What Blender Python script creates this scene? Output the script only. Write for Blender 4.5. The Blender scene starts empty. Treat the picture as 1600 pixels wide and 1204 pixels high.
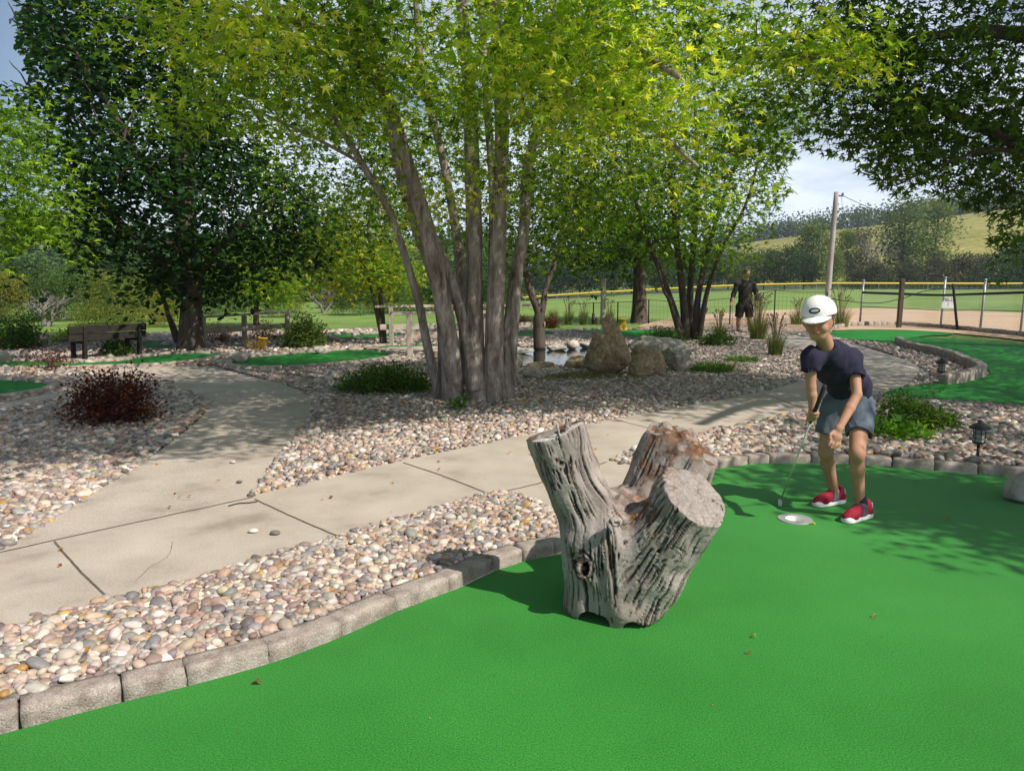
import bpy, bmesh, math, random
import numpy as np
from mathutils import Vector, noise
from mathutils.geometry import tessellate_polygon
R = math.radians
rng = np.random.default_rng(7)
random.seed(7)
C = bpy.context.scene.collection
scene = bpy.context.scene

# ------------------------------------------------------------------ camera
CAMH = 1.5; FPX = 1200.0
PITCH = math.atan(165/1200.0)
cam_d = bpy.data.cameras.new('camera'); cam = bpy.data.objects.new('camera', cam_d); C.objects.link(cam)
cam_d.sensor_width = 36; cam_d.lens = 27.0; cam_d.clip_start = 0.05; cam_d.clip_end = 5000
cam.location = (0, 0, CAMH); cam.rotation_euler = (R(90)-PITCH, 0, 0)
scene.camera = cam

# ------------------------------------------------------------------ light
SUN = np.array([.73, -.58, 1.0]); SUNDIR = SUN/np.linalg.norm(SUN)
w = bpy.data.worlds.new('World'); scene.world = w; w.use_nodes = True
nt = w.node_tree; nt.nodes.clear()
o_ = nt.nodes.new('ShaderNodeOutputWorld'); bg = nt.nodes.new('ShaderNodeBackground')
sky = nt.nodes.new('ShaderNodeTexSky'); sky.sky_type = 'NISHITA'; sky.sun_disc = False
sky.sun_elevation = math.asin(SUNDIR[2]); sky.sun_rotation = math.atan2(SUN[0], SUN[1])
sky.air_density = 1.0; sky.dust_density = 0.6; sky.ozone_density = 2.0
tc = nt.nodes.new('ShaderNodeTexCoord')
mp = nt.nodes.new('ShaderNodeMapping'); mp.inputs['Scale'].default_value = (1, 1, 3.2); mp.inputs['Location'].default_value = (.35, .1, .2)
nz = nt.nodes.new('ShaderNodeTexNoise'); nz.inputs['Scale'].default_value = 3.2; nz.inputs['Detail'].default_value = 8; nz.inputs['Roughness'].default_value = .55
rp = nt.nodes.new('ShaderNodeValToRGB'); rp.color_ramp.elements[0].position = .30; rp.color_ramp.elements[1].position = .52
mx = nt.nodes.new('ShaderNodeMix'); mx.data_type = 'RGBA'
mx.inputs[7].default_value = (10.8, 11.9, 13.6, 1)
L = nt.links.new
L(tc.outputs['Generated'], mp.inputs[0]); L(mp.outputs[0], nz.inputs[0]); L(nz.outputs[0], rp.inputs[0])
sx_ = nt.nodes.new('ShaderNodeSeparateXYZ'); L(tc.outputs['Generated'], sx_.inputs[0])
mr_ = nt.nodes.new('ShaderNodeMapRange'); mr_.interpolation_type = 'SMOOTHSTEP'
for i_, v_ in zip((1, 2, 3, 4), (.12, .50, 1.0, .30)): mr_.inputs[i_].default_value = v_
L(sx_.outputs[2], mr_.inputs[0]); mm_ = nt.nodes.new('ShaderNodeMath'); mm_.operation = 'MULTIPLY'; L(rp.outputs[0], mm_.inputs[0]); L(mr_.outputs[0], mm_.inputs[1])
mr2 = nt.nodes.new('ShaderNodeMapRange'); mr2.interpolation_type = 'SMOOTHSTEP'
for i_, v_ in zip((1, 2, 3, 4), (-.56, -.28, .0, 1.0)): mr2.inputs[i_].default_value = v_
L(sx_.outputs[0], mr2.inputs[0]); m2_ = nt.nodes.new('ShaderNodeMath'); m2_.operation = 'MULTIPLY'; L(mm_.outputs[0], m2_.inputs[0]); L(mr2.outputs[0], m2_.inputs[1])
L(m2_.outputs[0], mx.inputs[0]); L(sky.outputs[0], mx.inputs[6]); L(mx.outputs[2], bg.inputs[0])
bg.inputs[1].default_value = .080
L(bg.outputs[0], o_.inputs[0])
sl = bpy.data.lights.new('sun', 'SUN'); sl.energy = 5.0; sl.angle = R(.53); sl.color = (1, .95, .87)
so = bpy.data.objects.new('sun', sl); C.objects.link(so); so.location = (5, -5, 20)
so.rotation_euler = Vector(SUNDIR).to_track_quat('Z', 'Y').to_euler()
scene.view_settings.view_transform = 'Standard'; scene.view_settings.look = 'None'
scene.view_settings.exposure = 0.22; scene.view_settings.gamma = 1
scene.cycles.max_bounces = 6; scene.cycles.transparent_max_bounces = 6
scene.cycles.diffuse_bounces = 3; scene.cycles.glossy_bounces = 2; scene.cycles.transmission_bounces = 4
scene.cycles.caustics_reflective = False; scene.cycles.caustics_refractive = False

# ------------------------------------------------------------------ helpers
cp, sp_ = math.cos(PITCH), math.sin(PITCH)
def ray(px, py):
    u = (px-800)/FPX; v = (602-py)/FPX
    return np.array([u, cp+v*sp_, -sp_+v*cp])
def G(px, py, z=0.0):                      # the ground point seen there, at height z
    d = ray(px, py); t = (z-CAMH)/d[2]
    return (d[0]*t, d[1]*t)
def P(px, py, Y):                          # the point seen there at distance Y
    d = ray(px, py); t = Y/d[1]
    return np.array([d[0]*t, Y, CAMH+d[2]*t])
def proj(p):
    p = np.asarray(p, float); x = p[..., 0]; y = p[..., 1]; z = p[..., 2]-CAMH
    f = y*cp-z*sp_; u = y*sp_+z*cp
    f = np.where(np.abs(f) < 1e-6, 1e-6, f)
    return np.stack([800+FPX*x/f, 602-FPX*u/f, f], -1)
def inpoly(pts, poly):
    pts = np.asarray(pts, float); x, y = pts[:, 0], pts[:, 1]
    c = np.zeros(len(pts), bool); n = len(poly)
    for i in range(n):
        x1, y1 = poly[i]; x2, y2 = poly[(i+1) % n]
        if y1 == y2: continue
        k = ((y1 > y) != (y2 > y)) & (x < (x2-x1)*(y-y1)/(y2-y1)+x1)
        c ^= k
    return c
def smooth_loop(pts, it=2, closed=True):
    p = [tuple(q) for q in pts]
    for _ in range(it):
        n = len(p); q = []
        rngi = range(n) if closed else range(n-1)
        if not closed: q.append(p[0])
        for i in rngi:
            a = p[i]; b = p[(i+1) % n]
            q.append(tuple(.75*a[k]+.25*b[k] for k in range(len(a))))
            q.append(tuple(.25*a[k]+.75*b[k] for k in range(len(a))))
        if not closed: q.append(p[-1])
        p = q
    return p
def link(o, parent=None):
    C.objects.link(o)
    if parent is not None:
        o.parent = parent
    return o
def mesh(name, V, F, mat=None, parent=None, col=None, smooth=False, attrs=None):
    """V (n,3) ; F array (m,k) or list of such arrays ; col (n,3) -> point colour attribute 'Col'"""
    V = np.asarray(V, np.float32)
    Fs = F if isinstance(F, list) else [F]
    Fs = [np.asarray(f, np.int32) for f in Fs if len(f)]
    me = bpy.data.meshes.new(name)
    if parent is not None and parent.type == 'EMPTY' and parent.get('wloc'):
        V = V-np.array(parent.location, np.float32)
    elif parent is not None and parent.type == 'MESH' and parent.parent is not None and parent.parent.get('wloc'):
        V = V-np.array(parent.parent.location, np.float32)
    me.vertices.add(len(V)); me.vertices.foreach_set('co', V.ravel())
    nl = sum(f.size for f in Fs); nf = sum(len(f) for f in Fs)
    me.loops.add(nl); me.loops.foreach_set('vertex_index', np.concatenate([f.ravel() for f in Fs]))
    st = []; s = 0
    for f in Fs:
        k = f.shape[1]; st.append(s+np.arange(len(f))*k); s += f.size
    me.polygons.add(nf); me.polygons.foreach_set('loop_start', np.concatenate(st).astype(np.int32))
    me.polygons.foreach_set('use_smooth', np.full(nf, bool(smooth)))
    if col is not None:
        a = me.color_attributes.new('Col', 'FLOAT_COLOR', 'POINT')
        cc = np.ones((len(V), 4), np.float32); cc[:, :3] = col; a.data.foreach_set('color', cc.ravel())
    me.update(calc_edges=True)
    if mat: me.materials.append(mat)
    o = bpy.data.objects.new(name, me); link(o, parent)
    return o
def tag(o, label=None, cat=None, group=None, kind=None):
    if label: o['label'] = label
    if cat: o['category'] = cat
    if group: o['group'] = group
    if kind: o['kind'] = kind
    return o
def thing(name, label, cat, loc=(0, 0, 0), group=None):
    o = bpy.data.objects.new(name, None); C.objects.link(o); o.location = [float(a) for a in loc]
    o.empty_display_size = .2; o['wloc'] = 1
    return tag(o, label, cat, group)
def dup(root, loc, rz, label, scale=1.0, group=None):
    r = root.copy(); C.objects.link(r); r.location = [float(a) for a in loc]; r.rotation_euler = (0, 0, rz); r.scale = (scale,)*3
    r['label'] = label
    if group: r['group'] = group
    for ch in list(root.children):
        c = ch.copy(); C.objects.link(c); c.parent = r
        for g in ch.children:
            d = g.copy(); C.objects.link(d); d.parent = c
    return r
class MB:                                   # mesh builder
    def __init__(s): s.V = []; s.F3 = []; s.F4 = []; s.C = []; s.n = 0
    def add(s, V, F, col=None):
        V = np.asarray(V, float); F = np.asarray(F, int)
        if F.size:
            (s.F3 if F.shape[1] == 3 else s.F4).append(F+s.n)
        s.V.append(V); s.n += len(V)
        s.C.append(np.tile(np.array(col if col is not None else (.5, .5, .5), float), (len(V), 1)) if col is None or np.ndim(col) == 1 else col)
        return s
    def box(s, c, size, rz=0, rx=0, ry=0, bev=0.0):
        sx, sy, sz = [a/2 for a in size]
        if bev > 0:
            b = bev; V = []
            for x in (-1, 1):
                for y in (-1, 1):
                    for z in (-1, 1):
                        V += [(x*(sx-b), y*(sy-b), z*sz), (x*(sx-b), y*sy, z*(sz-b)), (x*sx, y*(sy-b), z*(sz-b))]
            bm = bmesh.new()
            for v in V: bm.verts.new(v)
            bmesh.ops.convex_hull(bm, input=bm.verts[:]); bm.verts.index_update()
            bmesh.ops.triangulate(bm, faces=bm.faces[:])
            V = np.array([v.co[:] for v in bm.verts]); F = np.array([[v.index for v in f.verts] for f in bm.faces]); bm.free()
        else:
            V = np.array([(x*sx, y*sy, z*sz) for x in (-1, 1) for y in (-1, 1) for z in (-1, 1)])
            F = np.array([(0, 1, 3, 2), (4, 6, 7, 5), (0, 4, 5, 1), (2, 3, 7, 6), (0, 2, 6, 4), (1, 5, 7, 3)])
        for a, ax in ((rx, 0), (ry, 1), (rz, 2)):
            if a:
                ca, sa = math.cos(a), math.sin(a); i, j = [(1, 2), (2, 0), (0, 1)][ax]
                vi, vj = V[:, i].copy(), V[:, j].copy(); V[:, i] = ca*vi-sa*vj; V[:, j] = sa*vi+ca*vj
        return s.add(V+np.array(c), F)
    def tube(s, pts, rad, n=10, cap=True, wob=0.0, seed=0, flat=None, col=None):
        V, F = tube(pts, rad, n, wob, seed, flat)
        s.add(V, F, col)
        if cap:
            k = len(pts)
            base = s.n-len(V)
            s.F3 += [np.array([[base, base+(i+1) % n, base+i] for i in range(1, n-1)]), np.array([[base+(k-1)*n, base+(k-1)*n+i, base+(k-1)*n+(i+1)] for i in range(1, n-1)])]
        return s
    def build(s, name, mat, parent=None, smooth=False, col=False):
        Fs = []
        if s.F3: Fs.append(np.concatenate(s.F3))
        if s.F4: Fs.append(np.concatenate(s.F4))
        return mesh(name, np.concatenate(s.V), Fs, mat, parent, np.concatenate(s.C) if col else None, smooth)
def tube(pts, rad, n=10, wob=0.0, seed=0, flat=None):
    pts = np.asarray(pts, float); k = len(pts); rad = np.broadcast_to(np.asarray(rad, float), (k,))
    T = np.gradient(pts, axis=0); T /= np.linalg.norm(T, axis=1)[:, None]+1e-9
    ref = np.array([0, 1, 0.]) if abs(T[0][1]) < .9 else np.array([1, 0, 0.])
    V = []
    for i in range(k):
        a = np.cross(T[i], ref); a /= np.linalg.norm(a); b = np.cross(T[i], a)
        th = np.arange(n)/n*2*math.pi
        r = rad[i]*np.ones(n)
        if wob: r = r*(1+wob*np.sin(th*2+seed+i*.35)+wob*.6*np.sin(th*5+seed*2.3+i*.5)+wob*.5*np.sin(th*3-i*.8+seed))
        fa = flat if flat else 1.0
        V.append(pts[i]+np.outer(np.cos(th)*r, a)+np.outer(np.sin(th)*r*fa, b))
    V = np.concatenate(V)
    F = []
    i0 = np.arange(n); i1 = (i0+1) % n
    for i in range(k-1):
        F.append(np.stack([i*n+i0, i*n+i1, (i+1)*n+i1, (i+1)*n+i0], 1))
    return V, np.concatenate(F)
def spline(pts, m=4):
    pts = np.asarray(pts, float); n = len(pts); out = []
    for i in range(n-1):
        p0 = pts[max(i-1, 0)]; p1 = pts[i]; p2 = pts[i+1]; p3 = pts[min(i+2, n-1)]
        for j in range(m):
            t = j/m
            out.append(.5*((2*p1)+(-p0+p2)*t+(2*p0-5*p1+4*p2-p3)*t*t+(-p0+3*p1-3*p2+p3)*t**3))
    out.append(pts[-1]); return np.array(out)

# ------------------------------------------------------------------ SDF meshes
class Grid:
    def __init__(s, lo, hi, h):
        s.lo = np.array(lo, float); s.h = h
        s.n = np.ceil((np.array(hi)-s.lo)/h).astype(int)+1
        s.D = np.full(s.n, 1.0, np.float32)
    def sub(s, lo, hi):
        a = np.clip(np.floor((lo-s.lo)/s.h).astype(int), 0, s.n-1); b = np.clip(np.ceil((hi-s.lo)/s.h).astype(int)+1, 0, s.n)
        sl = tuple(slice(a[i], b[i]) for i in range(3))
        ax = [s.lo[i]+np.arange(a[i], b[i])*s.h for i in range(3)]
        return sl, np.stack(np.meshgrid(*ax, indexing='ij'), -1)
    def comb(s, sl, d, k, op='u'):
        D = s.D[sl]
        if op == 'u':
            if k > 0:
                h = np.clip(.5+.5*(D-d)/k, 0, 1); r = D*(1-h)+d*h-k*h*(1-h)
            else: r = np.minimum(D, d)
        elif op == 's':                      # subtract d
            if k > 0:
                h = np.clip(.5-.5*(D+d)/k, 0, 1); r = D*(1-h)-d*h+k*h*(1-h)
            else: r = np.maximum(D, -d)
        s.D[sl] = r
    def cap(s, a, b, ra, rb=None, k=.02, op='u', flat=None, flatn=None):
        a = np.array(a, float); b = np.array(b, float); rb = ra if rb is None else rb
        m = max(ra, rb)+k+3*s.h
        sl, X = s.sub(np.minimum(a, b)-m, np.maximum(a, b)+m)
        if X.size == 0: return
        Q = X-a; ab = b-a
        if flat:
            nn = np.array(flatn, float); nn /= np.linalg.norm(nn)
            Q = Q+((flat-1)*(Q@nn))[..., None]*nn
            ab = ab+(flat-1)*(ab@nn)*nn
        t = np.clip((Q@ab)/(ab@ab+1e-12), 0, 1)
        d = np.linalg.norm(Q-t[..., None]*ab, axis=-1)-(ra+(rb-ra)*t)
        if flat and flat > 1: d = d/flat**.5
        s.comb(sl, d, k, op)
    def ball(s, c, r, k=.01, op='u'):
        c = np.array(c, float); r = np.broadcast_to(np.array(r, float), (3,)); m = r.max()+k+3*s.h
        sl, X = s.sub(c-m, c+m)
        if X.size == 0: return
        q = (X-c)/r; l = np.linalg.norm(q, axis=-1)
        d = (l-1)*r.min()
        s.comb(sl, d, k, op)
    def plane(s, p, n, k=0.0):               # keep the side where (x-p).n < 0
        n = np.array(n, float); n /= np.linalg.norm(n)
        sl, X = s.sub(s.lo-1, s.lo+s.n*s.h+1)
        s.D = np.maximum(s.D, ((X-np.array(p))@n).astype(np.float32))
    def pts(s):
        ax = [s.lo[i]+np.arange(s.n[i])*s.h for i in range(3)]
        return np.stack(np.meshgrid(*ax, indexing='ij'), -1)
    def extract(s):
        D = s.D; D[0] = D[-1] = 1; D[:, 0] = D[:, -1] = 1; D[:, :, 0] = D[:, :, -1] = 1
        I = D < 0
        cs = [I[i:I.shape[0]-1+i, j:I.shape[1]-1+j, k:I.shape[2]-1+k] for i in (0, 1) for j in (0, 1) for k in (0, 1)]
        al = np.logical_and.reduce(cs); an = np.logical_or.reduce(cs); M = an & ~al
        idx = np.full(M.shape, -1, np.int64); ijk = np.argwhere(M); idx[M] = np.arange(len(ijk))
        acc = np.zeros((len(ijk), 3)); cnt = np.zeros(len(ijk))
        off = [(i, j, k) for i in (0, 1) for j in (0, 1) for k in (0, 1)]
        vals = {o: D[ijk[:, 0]+o[0], ijk[:, 1]+o[1], ijk[:, 2]+o[2]].astype(float) for o in off}
        for o in off:
            for ax in range(3):
                if o[ax]: continue
                o2 = list(o); o2[ax] = 1; o2 = tuple(o2)
                a, b = vals[o], vals[o2]; m = (a < 0) != (b < 0)
                t = np.where(m, a/np.where(m, a-b, 1), 0)
                p = np.tile(np.array(o, float), (len(ijk), 1)); p[:, ax] += t
                acc[m] += p[m]; cnt[m] += 1
        V = s.lo+(ijk+acc/cnt[:, None])*s.h
        F = []
        for ax in range(3):
            sa = [slice(None)]*3; sb = [slice(None)]*3; sa[ax] = slice(0, -1); sb[ax] = slice(1, None)
            A, B = I[tuple(sa)], I[tuple(sb)]
            u, v = [(1, 2), (2, 0), (0, 1)][ax]
            E = np.argwhere(A != B)
            E = E[(E[:, u] > 0) & (E[:, v] > 0) & (E[:, u] < D.shape[u]-1) & (E[:, v] < D.shape[v]-1)]
            fl = A[E[:, 0], E[:, 1], E[:, 2]]
            q = []
            for du, dv in ((-1, -1), (0, -1), (0, 0), (-1, 0)):
                e = E.copy(); e[:, u] += du; e[:, v] += dv
                q.append(idx[e[:, 0], e[:, 1], e[:, 2]])
            q = np.stack(q, 1); q[~fl] = q[~fl][:, ::-1]
            F.append(q)
        return V, np.concatenate(F)
def vsmooth(V, F, it=1, lam=.5):
    e = np.concatenate([F[:, [0, 1]], F[:, [1, 2]], F[:, [2, 3]], F[:, [3, 0]]]); e = np.concatenate([e, e[:, ::-1]])
    for _ in range(it):
        S = np.zeros_like(V); n = np.bincount(e[:, 0], minlength=len(V))[:, None]
        for k in range(3): S[:, k] = np.bincount(e[:, 0], weights=V[e[:, 1], k], minlength=len(V))
        V = V+lam*(S/np.maximum(n, 1)-V)
    return V
def vnormals(V, F):
    n = np.cross(V[F[:, 2]]-V[F[:, 0]], V[F[:, 3]]-V[F[:, 1]]); N = np.zeros_like(V)
    for j in range(4):
        for k in range(3): N[:, k] += np.bincount(F[:, j], weights=n[:, k], minlength=len(V))
    return N/(np.linalg.norm(N, axis=1)[:, None]+1e-12)
# vectorised value noise
_T = rng.random((64, 64, 64)).astype(np.float32)
def vnoise(p, oct=1):
    p = np.asarray(p, float); out = 0; amp = 1; tot = 0
    for o in range(oct):
        q = p*(2**o)+o*17.3; i = np.floor(q).astype(int); f = q-i; f = f*f*(3-2*f)
        r = 0
        for dx in (0, 1):
            wx = f[..., 0] if dx else 1-f[..., 0]
            for dy in (0, 1):
                wy = f[..., 1] if dy else 1-f[..., 1]
                for dz in (0, 1):
                    wz = f[..., 2] if dz else 1-f[..., 2]
                    r = r+_T[(i[..., 0]+dx) & 63, (i[..., 1]+dy) & 63, (i[..., 2]+dz) & 63]*wx*wy*wz
        out = out+r*amp; tot += amp; amp *= .5
    return out/tot

# ------------------------------------------------------------------ materials
def newmat(name):
    m = bpy.data.materials.new(name); m.use_nodes = True; nt = m.node_tree; nt.nodes.clear()
    out = nt.nodes.new('ShaderNodeOutputMaterial'); b = nt.nodes.new('ShaderNodeBsdfPrincipled')
    nt.links.new(b.outputs[0], out.inputs[0]); return m, nt, b, out
def nd(nt, t, **kw):
    n = nt.nodes.new(t)
    for k, v in kw.items():
        if k in n.inputs.keys(): n.inputs[k].default_value = v
        else: setattr(n, k, v)
    return n
def ramp(nt, fac, stops):
    r = nt.nodes.new('ShaderNodeValToRGB'); e = r.color_ramp.elements
    while len(e) < len(stops): e.new(.5)
    for i, (p, c) in enumerate(stops): e[i].position = p; e[i].color = (*c, 1)
    nt.links.new(fac, r.inputs[0]); return r.outputs[0]
def pmat(name, stops, scale=8, rough=.8, detail=6, bump=.3, bscale=None, stretch=(1, 1, 1), metal=0, spec=.3, coord='Object', dist=.01, fine=None):
    m, nt, b, out = newmat(name); l = nt.links.new
    t = nd(nt, 'ShaderNodeTexCoord'); mp = nd(nt, 'ShaderNodeMapping'); mp.inputs['Scale'].default_value = stretch
    l(t.outputs[coord], mp.inputs[0])
    n = nd(nt, 'ShaderNodeTexNoise', Scale=scale, Detail=detail, Roughness=.6); l(mp.outputs[0], n.inputs[0])
    c = ramp(nt, n.outputs[0], stops)
    if fine:                                 # (scale, strength) speckle
        n3 = nd(nt, 'ShaderNodeTexNoise', Scale=fine[0], Detail=2, Roughness=.6); l(mp.outputs[0], n3.inputs[0])
        mr = nd(nt, 'ShaderNodeMapRange'); mr.inputs[1].default_value = .3; mr.inputs[2].default_value = .7
        mr.inputs[3].default_value = 1-fine[1]; mr.inputs[4].default_value = 1+fine[1]; l(n3.outputs[0], mr.inputs[0])
        vm = nd(nt, 'ShaderNodeVectorMath', operation='SCALE'); l(c, vm.inputs[0]); l(mr.outputs[0], vm.inputs[3]); c = vm.outputs[0]
    l(c, b.inputs['Base Color'])
    b.inputs['Roughness'].default_value = rough; b.inputs['Metallic'].default_value = metal; b.inputs['Specular IOR Level'].default_value = spec
    if bump:
        n2 = nd(nt, 'ShaderNodeTexNoise', Scale=bscale or scale*4, Detail=5, Roughness=.65); l(mp.outputs[0], n2.inputs[0])
        bp = nd(nt, 'ShaderNodeBump', Strength=bump, Distance=dist); l(n2.outputs[0], bp.inputs['Height']); l(bp.outputs[0], b.inputs['Normal'])
    return m
def attrmat(name, rough=.7, mult=1.0, transl=0.0, bump=0, bscale=40, spec=.3, speck=0, dist=.005):
    m, nt, b, out = newmat(name); l = nt.links.new
    a = nd(nt, 'ShaderNodeAttribute', attribute_name='Col'); c = a.outputs['Color']
    if speck:
        t = nd(nt, 'ShaderNodeTexCoord'); n = nd(nt, 'ShaderNodeTexNoise', Scale=bscale, Detail=3); l(t.outputs['Object'], n.inputs[0])
        mr = nd(nt, 'ShaderNodeMapRange'); mr.inputs[1].default_value = .25; mr.inputs[2].default_value = .75; mr.inputs[3].default_value = 1-speck; mr.inputs[4].default_value = 1+speck
        l(n.outputs[0], mr.inputs[0]); vm = nd(nt, 'ShaderNodeVectorMath', operation='SCALE'); l(c, vm.inputs[0]); l(mr.outputs[0], vm.inputs[3]); c = vm.outputs[0]
    l(c, b.inputs['Base Color']); b.inputs['Roughness'].default_value = rough; b.inputs['Specular IOR Level'].default_value = spec
    if bump:
        t = nd(nt, 'ShaderNodeTexCoord'); n = nd(nt, 'ShaderNodeTexNoise', Scale=bscale, Detail=4); l(t.outputs['Object'], n.inputs[0])
        bp = nd(nt, 'ShaderNodeBump', Strength=bump, Distance=dist); l(n.outputs[0], bp.inputs['Height']); l(bp.outputs[0], b.inputs['Normal'])
    if transl:
        tr = nd(nt, 'ShaderNodeBsdfTranslucent'); g = nd(nt, 'ShaderNodeVectorMath', operation='MULTIPLY'); g.inputs[1].default_value = (1.8, 1.7, .6)
        l(c, g.inputs[0]); l(g.outputs[0], tr.inputs[0])
        mxs = nd(nt, 'ShaderNodeMixShader'); mxs.inputs[0].default_value = transl; l(b.outputs[0], mxs.inputs[1]); l(tr.outputs[0], mxs.inputs[2]); l(mxs.outputs[0], out.inputs[0])
    return m
M = {}
M['leaf'] = attrmat('leaf', rough=.5, transl=.55, spec=.25)
M['farleaf'] = attrmat('far_leaf', rough=.7, transl=.25, spec=.15)
M['blade'] = attrmat('blade', rough=.55, transl=.3, spec=.3)
M['pebble'] = attrmat('pebble', rough=.55, bump=.25, bscale=60, spec=.35, speck=.14)
M['blk'] = pmat('edging_concrete', [(.25, (.20, .15, .12)), (.5, (.36, .295, .25)), (.75, (.50, .43, .375))], scale=14, rough=.95, bump=.9, bscale=130, dist=.008, fine=(170, .35))
M['conc'] = pmat('path_concrete', [(.30, (.29, .235, .19)), (.42, (.40, .335, .275)), (.55, (.45, .38, .315)), (.75, (.51, .44, .37))], scale=2.1, rough=.9, detail=12, bump=.4, bscale=220, dist=.003, fine=(120, .20))
M['joint'] = pmat('path_joint', [(.3, (.08, .065, .04)), (.7, (.18, .15, .10))], scale=30, rough=1)
M['bark'] = pmat('maple_bark', [(.28, (.09, .068, .05)), (.44, (.26, .21, .17)), (.66, (.50, .43, .37))], scale=12, rough=.95, bump=1, bscale=30, stretch=(1, 1, .2), dist=.06, fine=(60, .25))
M['darkbark'] = pmat('dark_bark', [(.25, (.045, .035, .028)), (.6, (.11, .085, .065)), (.85, (.17, .14, .11))], scale=10, rough=.95, bump=.9, bscale=26, stretch=(1, 1, .25), dist=.03)
M['palebark'] = pmat('pale_bark', [(.25, (.22, .20, .18)), (.7, (.40, .37, .34))], scale=6, rough=.95, stretch=(1, 1, .3))
M['deadbark'] = pmat('dead_bark', [(.25, (.13, .115, .10)), (.7, (.27, .245, .22))], scale=6, rough=.95, stretch=(1, 1, .3))
M['wood'] = pmat('weathered_timber', [(.2, (.22, .17, .13)), (.5, (.42, .35, .28)), (.8, (.58, .51, .43))], scale=10, rough=.9, bump=.5, bscale=50, stretch=(.25, 1, 1), dist=.006)
M['post'] = pmat('weathered_post', [(.2, (.20, .16, .13)), (.5, (.42, .36, .29)), (.8, (.56, .50, .43))], scale=9, rough=.9, bump=.5, bscale=45, stretch=(1, 1, .15), dist=.006)
M['darkwood'] = pmat('dark_timber', [(.2, (.010, .008, .007)), (.7, (.032, .025, .020))], scale=10, rough=.85, stretch=(.2, 1, 1))
# ------------------------------------------------------------------ turf
def turfmat(name, c0, c1, c2, sheen=.22):
    m, nt, b, out = newmat(name); l = nt.links.new
    t = nd(nt, 'ShaderNodeTexCoord')
    n = nd(nt, 'ShaderNodeTexNoise', Scale=.7, Detail=7, Roughness=.62); l(t.outputs['Object'], n.inputs[0])
    n2 = nd(nt, 'ShaderNodeTexNoise', Scale=150, Detail=4, Roughness=.85); l(t.outputs['Object'], n2.inputs[0])
    c = ramp(nt, n.outputs[0], [(.3, c0), (.55, c1), (.8, c2)])
    mr = nd(nt, 'ShaderNodeMapRange'); mr.inputs[1].default_value = .3; mr.inputs[2].default_value = .7; mr.inputs[3].default_value = .2; mr.inputs[4].default_value = 1.85
    l(n2.outputs[0], mr.inputs[0]); vm = nd(nt, 'ShaderNodeVectorMath', operation='SCALE'); l(c, vm.inputs[0]); l(mr.outputs[0], vm.inputs[3])
    l(vm.outputs[0], b.inputs['Base Color']); b.inputs['Roughness'].default_value = .85; b.inputs['Specular IOR Level'].default_value = .12
    b.inputs['Sheen Weight'].default_value = sheen; b.inputs['Sheen Roughness'].default_value = .4; b.inputs['Sheen Tint'].default_value = (.75, 1, .75, 1)
    bp = nd(nt, 'ShaderNodeBump', Strength=.5, Distance=.004); l(n2.outputs[0], bp.inputs['Height']); l(bp.outputs[0], b.inputs['Normal'])
    return m
M['turf'] = turfmat('putting_turf', (.016, .155, .013), (.026, .195, .021), (.042, .235, .036))
M['turf2'] = turfmat('old_turf', (.012, .13, .016), (.018, .18, .022), (.03, .23, .03), .04)

ZB = .055
def sheet(name, poly, z, mat, kind='structure', holes=(), parent=None, thick=0):
    loops = [[Vector((x, y, 0)) for x, y in poly]]+[[Vector((x, y, 0)) for x, y in h] for h in holes]
    tr = tessellate_polygon(loops)
    V = np.array([(v.x, v.y, z) for lp in loops for v in lp])
    F = np.array(tr); n = np.cross(V[F[:, 1]]-V[F[:, 0]], V[F[:, 2]]-V[F[:, 0]])[:, 2]
    F[n < 0] = F[n < 0][:, ::-1]
    Fs = [F]
    if thick:
        n0 = len(poly); V = np.concatenate([V, V[:n0]-np.array([0, 0, thick])]); k = len(V)-n0
        i = np.arange(n0); j = (i+1) % n0
        Fs.append(np.stack([i, j, k+j, k+i], 1))
    o = mesh(name, V, Fs, mat, parent)
    if kind and parent is None: o['kind'] = kind
    return o
def gp(pts, z=ZB): return [G(a, b, z) for a, b in pts]

# main putting green outline (turf level 0)
MGc = [(-420, 1260), (-150, 1185), (0, 1147), (170, 1101), (312, 1067), (440, 1031), (545, 990), (630, 949), (715, 920), (745, 904), (800, 880), (860, 868), (900, 860), (975, 822), (1030, 782), (1080, 748), (1125, 729), (1200, 723), (1300, 723), (1400, 729), (1490, 738), (1600, 745), (1720, 765), (1850, 800)]
MGw = [G(a, b, 0) for a, b in MGc]
MG = smooth_loop(MGw, 2, closed=False)
HC2 = G(1242, 811, 0)
MGpoly = MG+[(4.4, 2.2), (4.0, -2.5), (-3.2, -2.5), (-3.2, 1.6)]
putting_green = sheet('putting_green', MGpoly, 0, M['turf'], holes=[[(HC2[0]+.06*math.cos(a), HC2[1]+.06*math.sin(a)) for a in np.arange(32)/32*6.2832]])
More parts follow.
